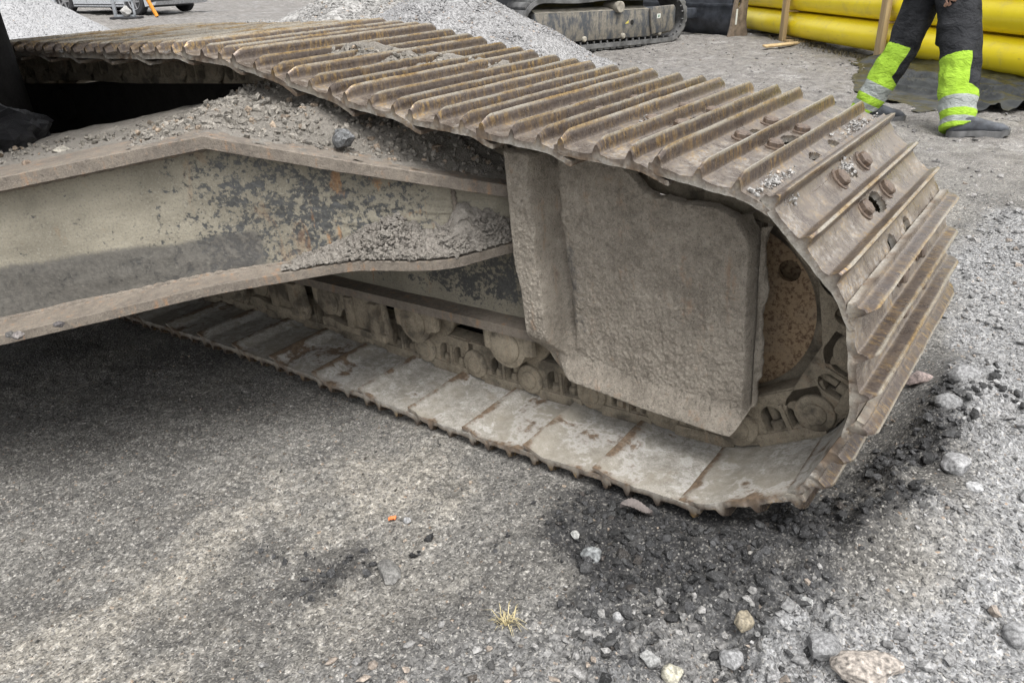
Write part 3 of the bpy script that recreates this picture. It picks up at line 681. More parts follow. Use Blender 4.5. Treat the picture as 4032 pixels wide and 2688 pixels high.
# --- front guard, thickly caked
ZBG = smi([.45, .53, .60, .70, .81, 1.0, 1.045, 1.06], [.17, .140, .134, .126, .114, .104, .106, .110], .05)
ULG = smi([.09, .11, .13, .16, .20, .37, .42, .70], [.62, .600, .575, .545, .522, .512, .500, .497], .03)
URG = smi([.08, .105, .12, .15, .25, .50, .53, .56], [1.0, 1.015, 1.028, 1.037, 1.040, 1.037, 1.032, 1.010], .02)
def guard():
    nu, nz = 300, 300; A, B = np.meshgrid(np.linspace(0, 1, nu), np.linspace(0, 1, nz), indexing='ij')
    zt0 = .70; zL = np.interp
    # first guess of z with mid u, then refine
    u = .46+A*.6
    for _ in range(3):
        zb = ZBG(u)
        zt = np.interp(u, [.45, .74, .80, .86, .95, 1.02, 1.05, 1.06], [.69, .655, .605, .590, .575, .560, .545, .53])+.006*fbm(u*25, 0, 0, 3, 2)
        z = zb+(zt-zb)*B
        uL = ULG(z); uR = URG(z)
        u = uL+(uR-uL)*A
    du = u-uL
    ridge_on = sstep(.17, .26, z)
    v = .168-.008*A-(.068*ridge_on)*sstep(.070, .058, du+.006*fbm(z*9, 0, 0, 3, 4))+.028*np.exp(-((du-.080)/.012)**2)*ridge_on
    fl = sstep(.055, .0, z-zb); v = v-.040*fl*sstep(.0, .05, du)
    lump = fbm(u*7, z*7, 0, 4, 21); mid_ = fbm(u*52, z*40, 1, 4, 22); fine = fbm(u*140, z*105, 2, 3, 23)
    amt = .65+.5*sstep(.45, .62, z); cr = np.maximum(fbm(u*24, z*22, 5, 4, 25), -.1)
    crk = np.abs(fbm(u*46, z*34, 9, 3, 28)); amt = .35+.9*sstep(.42, .62, z); disp = .003*lump+.0016*mid_*amt+.0020*fbm(u*210, z*150, 2, 2, 33)+.0012*fine+.009*cr*sstep(.43, .62, z)-.002*np.exp(-(crk/.06)**2)*amt+.0016*fbm(u*90, z*9, 3, 3, 29)
    v = v-disp*(.25+.75*sstep(0, .06, B))*(.3+.7*sstep(0, .04, A))
    v = v+.05*sstep(.965, 1.0, A)**2*sstep(.12, .16, z)
    v = v+.03*(B == 1)*1.0+.022*(B == 0); v = v+.04*(A == 0)
    paint = sstep(.055, .085, du)*sstep(.16, .11, du)*sstep(.2, .26, z)*sstep(.50, .44, z)*1.15+.12*sstep(.4, .6, vnoise(u*9, z*5, 0, 77))*sstep(.56, .45, z)*sstep(.3, .4, z)
    grid_patch('front_guard', M_MUD, EX, np.stack([u, v, z], -1), dict(paint=paint))
    # return edge behind the right-hand side
    zz, k = np.meshgrid(np.linspace(.15, .545, 90), np.linspace(0, 1, 10), indexing='ij')
    uu = 1.032+.006*np.sin(k*math.pi)+.010*fbm(zz*20, k*2, 0, 3, 8)*np.sin(k*math.pi)+.006; vv = .185+.035*k
    grid_patch('guard_edge', M_MUD, EX, np.stack([uu, vv, zz], -1), dict(paint=np.zeros_like(zz)))
    MB().box((.55, .235, .14), (1.02, .25, .54)).build('guard_backing', M_MUD, EX)
guard()
# --- leg of the undercarriage cross frame
PA, PB = np.array([.446, .16]), np.array([-.43, -.66]); BD = (PB-PA)/np.linalg.norm(PB-PA); BL = float(np.linalg.norm(PB-PA)); NB = np.array([BD[1], -BD[0]])
if NB @ np.array([-1, 1]) < 0: NB = -NB                       # pointing away from the viewer's side
ztop = lambda q: np.interp(q, [-.05, 0, .30, .523, .90, 1.3, 2.0], [.565, .572, .668, .745, .700, .66, .60])
zbot = smi([-.1, 0, .12, .3, .58, 1.0, 1.5, 2.0], [.456, .454, .448, .460, .450, .395, .35, .33], .09)
def bpt(q, back, z): return np.stack([PA[0]+BD[0]*BL*q+NB[0]*back, PA[1]+BD[1]*BL*q+NB[1]*back, z+0*q], -1)
q, k = np.meshgrid(np.linspace(-.06, 1.9, 340), np.linspace(0, 1, 90), indexing='ij'); zz = zbot(q)+(ztop(q)-zbot(q))*k
bk = .004*fbm(q*6, k*3, 0, 3, 5)+.0025*fbm(q*50, k*18, 0, 4, 6)*sstep(.6, .1, q)
band = sstep(.455, .49, q)*(1-sstep(.30, .42, k-.05*sstep(.6, 1.0, q)+.05*fbm(q*5, 0, 0, 3, 9)))*1.0
dirt = .20+.27*sstep(.50, .72, q)*sstep(1.6, 1.2, q)-.08*sstep(.2, .38, q)*sstep(.58, .44, q)*sstep(.25, .45, k)+.5*sstep(.20, .05, q)+.10*k
rust = .25+.75*sstep(.12, .22, q)*sstep(.42, .34, q)
grid_patch('leg_web', M_PAINT, EX, bpt(q, bk, zz), dict(band=band, dirt=dirt, rust=rust))
def strip(name, mat, edge, prof, attrs=None, n=260, q0=-.06, q1=1.9, seed=0, amp=.0006):
    """prof: list of (back, z) as functions of q"""
    qs = np.linspace(q0, q1, n); P = np.stack([bpt(qs, f(qs)[0], f(qs)[1]) for f in prof], 1)
    P = P+amp*fbm(P[..., 0]*60, P[..., 1]*60, P[..., 2]*60, 3, seed)[..., None]
    return grid_patch(name, mat, EX, P, attrs(qs, len(prof)) if attrs else None, sm=False)
ta = lambda qs, m: dict(dirt=np.repeat((.34+.25*sstep(.5, .7, qs))[:, None], m, 1), band=np.repeat((sstep(.50, .56, qs)*.42)[:, None], m, 1), rust=np.repeat((1.0*sstep(.55, .45, qs))[:, None], m, 1))
TH = .026
strip('top_flange', M_RUSTY, None, [lambda s: (0*s+.02, ztop(s)-.002), lambda s: (0*s-.047, ztop(s)-.002), lambda s: (0*s-.048, ztop(s)-.001), lambda s: (0*s-.048, ztop(s)+TH-.002), lambda s: (0*s-.046, ztop(s)+TH), lambda s: (0*s+.05, ztop(s)+TH+.002), lambda s: (0*s+.12, ztop(s)+TH+.003)], ta, seed=3)
fe_ = smi([-.1, 0, .05, .12, .2, .3, .45, .7, 1.0, 1.9], [.015, .022, .045, .082, .072, .040, .055, .085, .10, .12], .07)
fe = lambda s: -fe_(s)
zb_ = lambda s: zbot(s)+.002
strip('bottom_flange', M_RUSTY, None, [lambda s: (0*s+.004, zb_(s)+.012), lambda s: (0*s-.012, zb_(s)+.003), lambda s: (fe(s)+.001, zb_(s)-.002), lambda s: (fe(s), zb_(s)-.003), lambda s: (fe(s), zb_(s)-.023), lambda s: (fe(s)+.001, zb_(s)-.024), lambda s: (0*s+.20, zb_(s)-.024)], seed=4)
def weld(name, pts):
    b = MB(); n = len(pts); b.tube(pts, [.0055+.0016*math.sin(i*2.1)+.001*rng.uniform(-1, 1) for i in range(n)], 7); b.build(name, M_RUSTY, EX, sm=True)
qs_ = np.linspace(.0, 1.7, 220); weld('weld_bead', [tuple(p) for p in bpt(qs_, -.003+0*qs_, zbot(qs_)+.007)]); weld('weld_bead', [tuple(p) for p in bpt(qs_, -.003+0*qs_, ztop(qs_)-.006)])
zs_ = np.linspace(0, 1, 40); weld('weld_bead', [tuple(bpt(np.array([.10]), np.array([-.001]), np.array([float(zbot(.1)+(ztop(.1)-zbot(.1))*t)]))[0]) for t in zs_])
# deck plates of the cross frame behind the leg, slewing ring, centre body
q, k = np.meshgrid(np.linspace(.30, 1.9, 80), np.linspace(0, 1, 60), indexing='ij'); back = .10+k*.60
zd = ztop(q)+TH+.001+.01*fbm(q*3, k*3, 0, 3, 8)*sstep(0, .2, k)+.0035*np.abs(fbm(q*40, k*30, 0, 3, 11))*sstep(.05, .3, k)
grid_patch('frame_deck', M_SOIL, EX, bpt(q, back, zd))
MB().lathe([(.60, .785), (1.07, .785), (1.075, .60), (1.34, .60)], 64, (-1.62, -.8, 0), axis='z').build('slewing_ring', M_BLACK2, EX, auto=R(35))
MB().box((-2.6, -1.5, .34), (-.95, -.25, .66)).build('centre_frame', M_HOUSE, EX, bevel=.02)
b = MB(); b.poly([(-4.2, 1.34), (-.46, 1.34), (-.4, 1.45), (-.4, 2.3), (-.5, 2.45), (-3.7, 2.45), (-4.2, 2.1)][::-1], -2.15, .43); b.build('upper_structure', M_HOUSE, EX, bevel=.05)
MB().box((-2.6, .225, .59), (-.12, .245, .80)).build('light_blocker_plate', M_BLACK2, EX); MB().box((-2.75, -.35, .30), (-2.6, .70, .95)).build('blocker_end_cap', M_BLACK2, EX)  # plate and end cap added to stop light leaks; black paints the cavity's shade
for cu in (-.62, -1.75):  # real rollers and supports, coloured near-black to imitate the shade around them
    b = MB(); b.lathe([(.20, .05), (.205, .062), (.33, .066), (.43, .066), (.55, .062)], 32, (cu, 0, .725)); b.build('carrier_roller', M_BLACK2, EX, auto=R(35))
    MB().box((cu-.05, .33, .58), (cu+.05, .42, .70)).build('roller_support', M_BLACK2, EX)

# --- soil heaped between the leg and the track, with crumbs
def soil_z(q, k):
    base = ztop(q)+TH-.004+.0*k
    return base+(.16*k*sstep(.50, .25, q)+.05*k*sstep(.62, .45, q))*sstep(0, .35, k)+.018*fbm(q*7, k*4, 0, 4, 15)*sstep(.0, .25, k)+.007*np.abs(fbm(q*30, k*14, 1, 4, 16))
q, k = np.meshgrid(np.linspace(-.07, .66, 200), np.linspace(0, 1, 110), indexing='ij'); back = -.036+k*.556
grid_patch('soil_on_frame', M_SOIL, EX, bpt(q, back, soil_z(q, k)))['kind'] = 'stuff'
ns = 5000; qq = rng.uniform(-.05, .68, ns); kk = rng.uniform(.04, .95, ns)**.8; rr = .002+.009*rng.uniform(size=ns)**4
P = bpt(qq, -.036+kk*.556, soil_z(qq, kk)); P[:, 2] += rr*.3
ns2 = 420; q2 = rng.uniform(.6, 1.3, ns2); k2 = rng.uniform(.1, .7, ns2); r2 = .002+.008*rng.uniform(size=ns2)**4
P2 = bpt(q2, .10+k2*.6, ztop(q2)+TH+.004); P2[:, 2] += r2*.3
me = scatter_mesh('soil_crumbs', np.r_[P, P2], np.r_[rr, r2], np.r_[stone_cols(ns, (.235, .215, .185), .35, .1), stone_cols(ns2, (.17, .155, .13), .4, .1)], M_STONE, .9)
obj('soil_crumbs', me, None, EX)['kind'] = 'stuff'
# --- mud clods heaped on the lower flange
q, k = np.meshgrid(np.linspace(-.03, .44, 240), np.linspace(0, 1, 60), indexing='ij')
hgt = np.interp(q, [-.03, 0, .04, .09, .13, .17, .21, .25, .31, .37, .44], [.035, .05, .072, .080, .045, .045, .088, .070, .030, .012, .001])
hgt = hgt*(1+.35*fbm(q*30, 0, 0, 3, 41)); bkk = .012+(fe(q)+.004-.012)*(k**.9); zq = zb_(q)+.004+hgt*np.maximum(1-k**1.5, 0)
lm_ = fbm(q*26, k*5, 0, 4, 42); bkk = bkk-.010*lm_*np.sin(np.clip(k, 0, 1)*math.pi)**.5; zq = zq+(.009*fbm(q*44, k*9, 2, 4, 43)+.005*fbm(q*120, k*24, 4, 2, 44))*(k < .97)
grid_patch('mud_on_flange', M_CLOD, EX, bpt(q, bkk, zq))['kind'] = 'stuff'
n3 = 3600; q3 = rng.uniform(-.02, .42, n3); k3 = rng.uniform(.1, 1, n3); h3 = np.interp(q3, [-.03, 0, .04, .09, .13, .17, .21, .25, .31, .37, .44], [.035, .05, .075, .085, .05, .05, .092, .078, .045, .022, .004])
P3 = bpt(q3, .012+(fe(q3)+.004-.012)*k3**.9-.004, zb_(q3)+.004+h3*(1-k3**1.5)); r3 = .0018+.0055*rng.uniform(size=n3)**3
obj('mud_crumbs', scatter_mesh('mud_crumbs', P3, r3, stone_cols(n3, (.27, .25, .225), .2, .05), M_CLOD, .95), None, EX)['kind'] = 'stuff'
# --- clumps lying in the track valleys
P4 = []; r4 = []
for (kk_, s0, v0, n, sp) in ((11, .10, .28, 120, .05), (13, .11, .30, 90, .05), (14, .04, .34, 70, .05), (12, .10, .22, 60, .04), (15, .11, .5, 40, .04), (17, .18, .10, 50, .04), (17, .18, .62, 70, .06), (18, .005, .06, 30, .03), (9, .10, .2, 60, .08), (8, .11, .3, 60, .1), (18, .03, .36, 30, .015), (16, .04, .3, 40, .02), (7, .04, .05, 30, .03), (6, .1, .03, 40, .03)):
    a = np.array(joints[kk_]); d = np.array(joints[kk_+1])-a; d /= np.linalg.norm(d); o_ = np.array([-d[1], d[0]])
    n = n*4; s_ = s0+rng.normal(0, .010, n); v_ = v0+rng.normal(0, sp, n)*rng.choice([.4, 1, 1.5], n); v_ = np.clip(v_, .012, .748); s_ = np.clip(s_, .0, .205); h_ = .0125+np.abs(rng.normal(0, .004, n))
    P4.append(np.stack([a[0]+d[0]*s_+o_[0]*h_, v_, a[1]+d[1]*s_+o_[1]*h_], 1)); r4.append(.0010+.0045*rng.uniform(size=n)**3)
P4 = np.concatenate(P4); r4 = np.concatenate(r4)
obj('mud_in_track', scatter_mesh('mud_in_track', P4, r4, stone_cols(len(P4), (.37, .36, .345), .3, .05), M_STONE, .9), None, EX)['kind'] = 'stuff'
# loose things lying on the machine
def on_machine(o, p, rz=0): o.matrix_world = T4 @ Matrix.Translation(p) @ Matrix.Rotation(rz, 4, 'Z')
o = obj('stone', rock_mesh('stone', .027, (1.1, .95, .85), 61, (.13, .133, .135), .1, 1.6)); on_machine(o, (.165, -.055, .722)); tag(o, 'dark grey round stone on the soil under the track top', 'stone')
o = obj('stone', rock_mesh('stone', .021, (1.1, .9, .65), 62, (.27, .25, .21), 0, .9)); on_machine(o, (-.43, -.40, .735), .5); tag(o, 'flat beige stone on the dusty frame deck at the left', 'stone')
o = obj('stone', rock_mesh('stone', .013, (1, .9, .8), 63, (.2, .15, .11), 0, .6)); on_machine(o, (-.375, -.50, .73)); tag(o, 'small brownish stone at the left end of the frame deck', 'stone')
for i, (uu, vv, r_) in enumerate(((-.245, -.68, .016), (-.275, -.685, .013), (-.19, -.615, .013))):
    o = obj('stone', rock_mesh('stone', r_, (1.2, .8, .5), 64+i, [(.22, .20, .19), (.10, .095, .09), (.11, .10, .10)][i], 0, .6))
    qv = np.array([uu, vv])-PA; on_machine(o, (uu, vv, float(zbot(qv@BD/BL))+.006)); tag(o, ['light flat pebble on the lower flange at the left edge', 'dark flat pebble just above the light one on the lower flange', 'dark pebble alone on the lower flange, right of two others'][i], 'pebble')
V, F = ICO3; V = V*(1+.25*fbm(V[:, 0]*3, V[:, 1]*3, V[:, 2]*3, 4, 88)[:, None]+.10*np.abs(fbm(V[:, 0]*11, V[:, 1]*11, V[:, 2]*11, 3, 89))[:, None])*np.array([.16, .16, .10])
me = mesh_np('grease_lump', V, F); smooth(me, False); me.materials.append(M_BLACK); o = obj('grease_lump', me); on_machine(o, (-.99, -.36, .72)); tag(o, 'black glistening greasy lump on the deck at the left edge', 'grease lump')
# ================================================================== gravel heaps
def heap(name, cx, cy, rad, h, label, base, nst, rs, seed, extra=(), mat=None, texsc=1.0, smoothness=0.):
    n = 150; A, K = np.meshgrid(np.linspace(0, 2*math.pi, n, endpoint=False), np.linspace(0, 1, 60), indexing='ij')
    def hz(x, y):
        r = np.hypot(x-cx, y-cy)*(1+.07*fbm((x-cx)*.7, (y-cy)*.7, 0, 2, seed)); t = r/rad
        z = h*(np.sqrt((1-np.minimum(t, 1))**2+.006)-.077)+.02*h*fbm(x*2, y*2, 0, 3, seed+1)*(t < 1)
        for ex, ey, er, eh in extra: z = np.maximum(z, eh*np.exp(-((x-ex)**2+(y-ey)**2)/er**2)+.02*vnoise(x*4, y*4, 0, seed))
        return z
    R_ = rad*1.25+max([er*2.2 for _, _, er, _ in extra]+[0])
    x = cx+K*R_*np.cos(A); y = cy+K*R_*np.sin(A); gz = ground_z(x, y); z = gz-.03+np.maximum(hz(x, y), 0)
    root = empty(name, (cx, cy, 0)); tag(root, label, 'gravel heap', 'gravel heaps behind the track')
    P = np.stack([x-cx, y-cy, z], -1); grid_patch('heap_core', mat, root, P, wrap=True)
    X = []; 
    while sum(len(a) for a in X) < nst:
        q = rng.uniform(-1, 1, (nst*2, 2))*R_; xx, yy = cx+q[:, 0], cy+q[:, 1]
        hh = hz(xx, yy); to = np.array([CAM[0]-cx, CAM[1]-cy]); to = to/np.linalg.norm(to); facing = (q@to) > -.45*rad
        ok = (hh > .05) & facing; X.append(np.c_[xx[ok], yy[ok], hh[ok]])
    X = np.concatenate(X)[:nst]; rr = rs*(.6+.8*rng.uniform(size=nst)**1.5)
    P = np.c_[X[:, 0]-cx, X[:, 1]-cy, ground_z(X[:, 0], X[:, 1], False)-.03+X[:, 2]+rr*.25]
    o = obj('heap_stones', scatter_mesh('heap_stones', P, rr, stone_cols(nst, base, .28, .05), M_STONE, .85), None, root); o['kind'] = 'stuff'
def pile_mat(name, a, b, sc):
    n = NT(name); v = n.voro(sc, 'Color'); s = n.n('ShaderNodeSeparateColor'); n.t.links.new(v, s.inputs[0]); d = n.voro(sc, 'Distance'); f = n.noise(2.5, 5)
    c = n.mix(s.outputs[0], a, b); c = n.mix(n.ramp(f, .4, .7, 0, .35), c, tuple(x*.8 for x in a)); return n.fin(c, .9, 0, n.bump(n.ramp(d, .6, .05), .8, .02))
heap('gravel_heap', -4.66, 5.47, 1.95, 1.08, 'light grey fine crushed gravel heap beside the compact excavator', (.29, .286, .286), 15000, .015, 3, mat=pile_mat('fine_gravel', (.18, .178, .176), (.31, .306, .306), 45))
heap('gravel_heap', -8.95, 7.94, 2.1, 1.0, 'heap of larger rounded pale pebbles left of the fine grey heap', (.30, .292, .28), 11000, .026, 5, extra=((-9.9, 6.3, .9, .22), (-11.2, 6.2, .9, .16), (-10.6, 7.2, 1.0, .25)), mat=pile_mat('round_pebbles', (.18, .175, .165), (.38, .37, .355), 24))
heap('gravel_heap', -13.2, 3.45, 2.6, 1.75, 'smooth whitish sand heap at the left edge before the car', (.32, .32, .324), 4000, .012, 8, mat=pile_mat('white_sand', (.26, .26, .264), (.33, .33, .334), 30))

# ================================================================== compact excavator with rubber tracks
M_RUB = plain('dusty_rubber', (.10, .10, .10), .8, var=.5, sc=9, bump=.4)
def mat_mini():
    n = NT('muddy_dark_panel'); f = n.noise(7, 6, .7, n.scale(n.tc(), (1.8, 1.8, .8))); g = n.noise(40, 5)
    up = n.n('ShaderNodeSeparateXYZ'); n.t.links.new(n.n('ShaderNodeTexCoord').outputs['Object'], up.inputs[0])
    m = n.ramp(n.math('ADD', f, n.math('MULTIPLY', g, .25)), .54, .74)
    c = n.mix(m, n.mix(n.ramp(g, .3, .7), (.12, .11, .092), (.21, .19, .158)), (.05, .055, .062)); return n.fin(c, .8, 0, n.bump(f, .3, .01))
M_MINI = mat_mini()
M_DUST = plain('dust_on_steel', (.26, .24, .20), .9, var=.35, sc=14, bump=.5)
M_BLADE = plain('dark_blue_blade_paint', (.045, .05, .06), .45, var=.5, sc=8)
M_BLADEDIRT = plain('muddy_blade_side', (.16, .125, .095), .9, var=.4, sc=12)
M_WHITE = plain('white_sticker', (.6, .62, .6), .5, var=.1); M_YST = plain('yellow_sticker', (.5, .42, .1), .5, var=.1); M_GSTK = plain('green_print', (.10, .2, .13), .5, var=.1)
M_HOLE = plain('dark_opening', (.008, .008, .008), .9)
mdir = math.atan2(1.925, .525); MX = empty('compact_excavator', (-3.93, 9.42, 0.), mdir); MX.scale = (1.2, 1.2, 1.2)
tag(MX, 'dusty compact excavator with rubber tracks and dozer blade behind the grey heap', 'excavator')
def loop_pts(x0, x1, z0, z1, r, n=14, sag=0):
    """flat oval in x,z, counter-clockwise"""
    zc = (z0+z1)/2; p = []
    for t in np.linspace(-math.pi/2, math.pi/2, n): p.append((x1-r+r*math.cos(t), zc+(z1-z0)/2*math.sin(t)))
    for s in np.linspace(0, 1, 16)[1:-1]: p.append((x1-r+(x0+r-(x1-r))*s, z1-sag*math.sin(s*math.pi*2)**2))
    for t in np.linspace(math.pi/2, 1.5*math.pi, n): p.append((x0+r+r*math.cos(t), zc+(z1-z0)/2*math.sin(t)))
    for s in np.linspace(0, 1, 16)[1:-1]: p.append((x0+r+(x1-r-(x0+r))*s, z0))
    return p
def belt(name, parent, x0, x1, y0, y1, z0, z1, r, th, mat, sag):
    o = loop_pts(x0, x1, z0, z1, r, sag=sag); i = loop_pts(x0+th, x1-th, z0+th, z1-th, r-th*.6, sag=sag); n = len(o); b = MB()
    V = [(p[0], y0, p[1]) for p in o]+[(p[0], y1, p[1]) for p in o]+[(p[0], y0, p[1]) for p in i]+[(p[0], y1, p[1]) for p in i]
    F = []
    for k in range(n):
        j = (k+1) % n; F += [(k, j, n+j, n+k), (2*n+j, 2*n+k, 3*n+k, 3*n+j), (k, 2*n+k, 2*n+j, j), (n+k, n+j, 3*n+j, 3*n+k)]
    b.add(V, F); t = b.build(name, mat, parent, auto=R(50)); return t, o
LUG = MB().poly([(-.048, 0), (-.032, .024), (.032, .024), (.048, 0)], -.17, .17).mesh('track_lug', M_RUB, bevel=.004)
CLEAT = MB().poly([(-.006, 0), (-.006, .028), (.006, .028), (.006, 0)], -.005, .012).mesh('cleat', M_RUB)
for side, y0 in ((1, .02), (-1, 1.40)):
    tr, o = belt('rubber_track', MX, -2.30, .16, y0, y0+.36, .03, .56, .27, .045, M_RUB, .018)
    pts = [Vector((p[0], 0, p[1])) for p in o]; per = [0]
    for k in range(len(pts)): per.append(per[-1]+(pts[(k+1) % len(pts)]-pts[k]).length)
    nl = 56 if side > 0 else 0
    for q in range(nl):
        d = per[-1]*q/nl; k = max(i for i in range(len(pts)) if per[i] <= d); a, c = pts[k], pts[(k+1) % len(pts)]; t = (d-per[k])/(per[k+1]-per[k]); p = a.lerp(c, t); dr = (c-a).normalized(); out = Vector((dr.z, 0, -dr.x))
        l = obj('track_lug', LUG, None, tr); l.matrix_local = Matrix(((dr.x, 0, out.x, p.x), (0, 1, 0, y0+.18), (dr.z, 0, out.z, p.z), (0, 0, 0, 1)))
        if p.z < .1 or p.x > -.05:
            pi_ = p-out*.045; l = obj('cleat', CLEAT, None, tr); l.matrix_local = Matrix(((dr.x, 0, -out.x, pi_.x), (0, 1, 0, y0+.01), (dr.z, 0, -out.z, pi_.z), (0, 0, 0, 1)))
    b = MB(); b.poly([(-2.12, .12), (-.30, .105), (-.06, .14), (-.06, .33), (-.30, .40), (-.8, .405), (-2.12, .42)], y0+.02, y0+.30); b.build('track_frame', M_MINI, MX, bevel=.012)
    b = MB(); b.poly([(-.42, .13), (-.10, .15), (-.05, .19), (-.05, .40), (-.08, .43), (-.44, .42), (-.465, .40)], y0-.012, y0+.02); b.build('side_cover', M_MINI, MX, bevel=.008)
    b = MB(); b.add([(-2.1, y0+.021, .415), (-.46, y0+.021, .40), (-.46, y0+.12, .43), (-2.1, y0+.12, .45), (-2.1, y0+.35, .45), (-.46, y0+.35, .43)], [(0, 1, 2, 3), (3, 2, 5, 4)]); b.build('frame_top', M_DUST, MX)
    if side > 0:
        MB().lathe([(y0-.035, .03), (y0-.035, .052), (y0-.03, .058), (y0+.2, .058)], 24, (-.95, 0, .44)).build('carrier_roller', M_DUST, MX, auto=R(30))
        MB().lathe([(y0+.0165, .026), (y0+.021, .026)], 18, (-.72, 0, .27)).build('frame_opening', M_HOLE, MX)
        MB().poly([(-.355, .295), (-.30, .297), (-.30, .345), (-.355, .343)], y0-.0145, y0-.0125).build('sticker', M_WHITE, MX)
        b = MB(); b.poly([(-.342, .305), (-.315, .31), (-.318, .335), (-.335, .335)], y0-.017, y0-.015); b.build('sticker_print', M_GSTK, MX)
        MB().poly([(-.83, .26), (-.775, .262), (-.775, .295)], y0+.017, y0+.019).build('warning_sticker', M_YST, MX)
        for x in (-.28, -.86, -1.44): MB().lathe([(y0-.01, .02), (y0+.0, .03), (y0+.06, .03)], 14, (x, 0, .135)).build('roller_cap', M_DUST, MX, auto=R(30))
MB().box((-1.9, .38, .30), (-.2, 1.40, .58)).build('centre_frame', M_BLADE, MX, bevel=.03)
MB().lathe([(.58, .42), (.74, .42)], 40, (-1.05, .9, 0), axis='z').build('slewing_ring', M_HOUSE, MX, auto=R(30))
MB().poly([(-2.5, .74), (-.25, .74), (-.15, .9), (-.3, 2.2), (-1.4, 2.3), (-1.5, 1.5), (-2.5, 1.4)], .12, 1.66).build('house', M_BLADE, MX, bevel=.05)
for y in (.55, 1.15): MB().box((-.25, y, .22), (.95, y+.12, .34)).build('blade_arm', M_BLADE, MX, bevel=.01)
prof = [(1.02+.13*((z-.24)/.24)**2, z) for z in np.linspace(.02, .48, 14)]
b = MB(); b.poly([(x, z) for x, z in prof]+[(x-.03, z) for x, z in prof[::-1]], .0, 1.78); b.box((.95, .02, .40), (1.02, 1.76, .46)); b.build('dozer_blade', M_BLADE, MX, auto=R(30))
b = MB(); hole_ = [(1.06+.03*math.cos(t), .40+.055*math.sin(t)) for t in np.linspace(0, 2*math.pi, 16, endpoint=False)]
b.poly([(.90, .0), (1.28, .0), (1.22, .20), (1.22, .47), (1.17, .53), (1.02, .53), (.98, .45), (.94, .15)], -.03, .0, [hole_]); b.build('blade_side_plate', M_BLADEDIRT, MX)
MB().poly([(1.0, .16), (1.03, .16), (1.03, .34), (1.0, .34)], -.036, -.033).build('reflector_strip', M_WHITE, MX)

# ================================================================== yellow pipes in timber frames
def mat_pipe():
    n = NT('yellow_pipe_plastic'); f, g = n.noise(3, 5), n.noise(45, 4, .6, n.scale(n.tc(), (.15, 1, 1)))
    c = n.mix(n.ramp(f, .35, .7), (.86, .68, .012), (.90, .73, .02)); c = n.mix(n.ramp(g, .62, .74, 0, .45), c, (.33, .24, .04)); c = n.mix(n.ramp(n.noise(5, 6, .7), .5, .72, 0, .35), c, (.48, .40, .18)); return n.fin(c, .32, 0, n.bump(g, .05, .002))
def mat_wood(name, a, b_):
    n = NT(name); f = n.noise(12, 5, .6, n.scale(n.tc(), (1, 1, .12)), .6); g = n.noise(70, 3)
    return n.fin(n.mix(n.ramp(f, .3, .7), a, b_), .75, 0, n.bump(g, .2, .003))
M_PIPE, M_WOOD, M_STRAP = mat_pipe(), mat_wood('pale_timber', (.32, .22, .11), (.50, .38, .21)), plain('black_strap', (.02, .021, .022), .6)
PO, PD, PNB = np.array([-4.03, 11.58]), np.array([.716, -.698]), np.array([.698, .716])
prz = math.atan2(PD[1], PD[0])
def ploc(s, back, z): p = PO+PD*s+PNB*back; return (p[0], p[1], z)
PR = .16
pm = MB(); pm.lathe([(-4.2, PR), (5.9, PR), (5.9, PR-.014), (-4.2, PR-.014)], 40, axis='x', cap=False); PIPE = pm.mesh('yellow_pipe', M_PIPE, auto=R(40))
names = [['front yellow pipe of the bottom row, lowest and nearest', 'rear yellow pipe of the bottom row, behind the lowest one'], ['front yellow pipe of the middle row', 'rear yellow pipe of the middle row'], ['front yellow pipe of the top row', 'rear yellow pipe of the top row']]
for row in range(3):
    for c in range(2):
        o = obj('yellow_pipe', PIPE); o.location = ploc(3.0+.1*rng.uniform(-1, 1), .13+c*.325, .075+PR+row*.342); o.rotation_euler = (0, 0, prz); tag(o, names[row][c], 'pipe', 'stacked yellow pipes')
def timber(name, lo, hi, loc, label, cat, group=None, tilt=0, strap=False):
    r = empty(name, loc, prz); MB().box(lo, hi).build('timber', M_WOOD, r, bevel=.003); r.rotation_euler = (tilt, 0, prz)
    if strap: MB().box((lo[0]-.012, lo[1]+.01, lo[2]+.02), (lo[0], hi[1]-.03, hi[2])).build('strap', M_STRAP, r)
    return tag(r, label, cat, group)
for s, lab, ba in ((2.0, 'upright pale timber stake before the pipes near the blade', 'left'), (4.42, 'upright pale timber stake behind the walking person', 'right')):
    timber('timber_stake', (-.055, -.12, .0), (.055, -.06, 1.3), ploc(s, 0, .0), lab, 'stake', 'timber uprights of the pipe frames', .02, True)
    for row in (0, 1, 2):
        timber('spacer_batten', (-.035, -.1, -.012), (.035, .66, .009), ploc(s-.06, 0, .0728+row*.342-(.0 if row else -.0)), ['bottom', 'lower', 'upper'][row]+' thin batten between the yellow pipes at the '+('blade end' if ba == 'left' else 'walking person'), 'batten', 'battens between the pipes')
    timber('bearer', (-.0, -.10, .0), (.11, .70, .058), ploc(s+.06, 0, .0), 'short bearer block under the pipes at the '+('stake near the blade' if ba == 'left' else 'stake behind the person'), 'bearer')
timber('timber_stake', (-.05, -.03, .0), (.05, .03, 1.45), ploc(5.75, .72, 0), 'timber stake rising behind the pipes at the upper right', 'stake', 'timber uprights of the pipe frames')
pl = empty('loose_plank', (-2.40, 9.77, .02), math.atan2(10.308-9.243, -2.241+2.569)); MB().box((-.56, -.035, 0), (.56, .035, .022)).build('timber', M_WOOD, pl, bevel=.002); pl.rotation_euler.x = .25; pl.location.z = float(ground_z(np.array([-2.4]), np.array([9.77]))[0])+.015
tag(pl, 'thin loose wooden lath lying on the dirt before the pipes', 'plank')
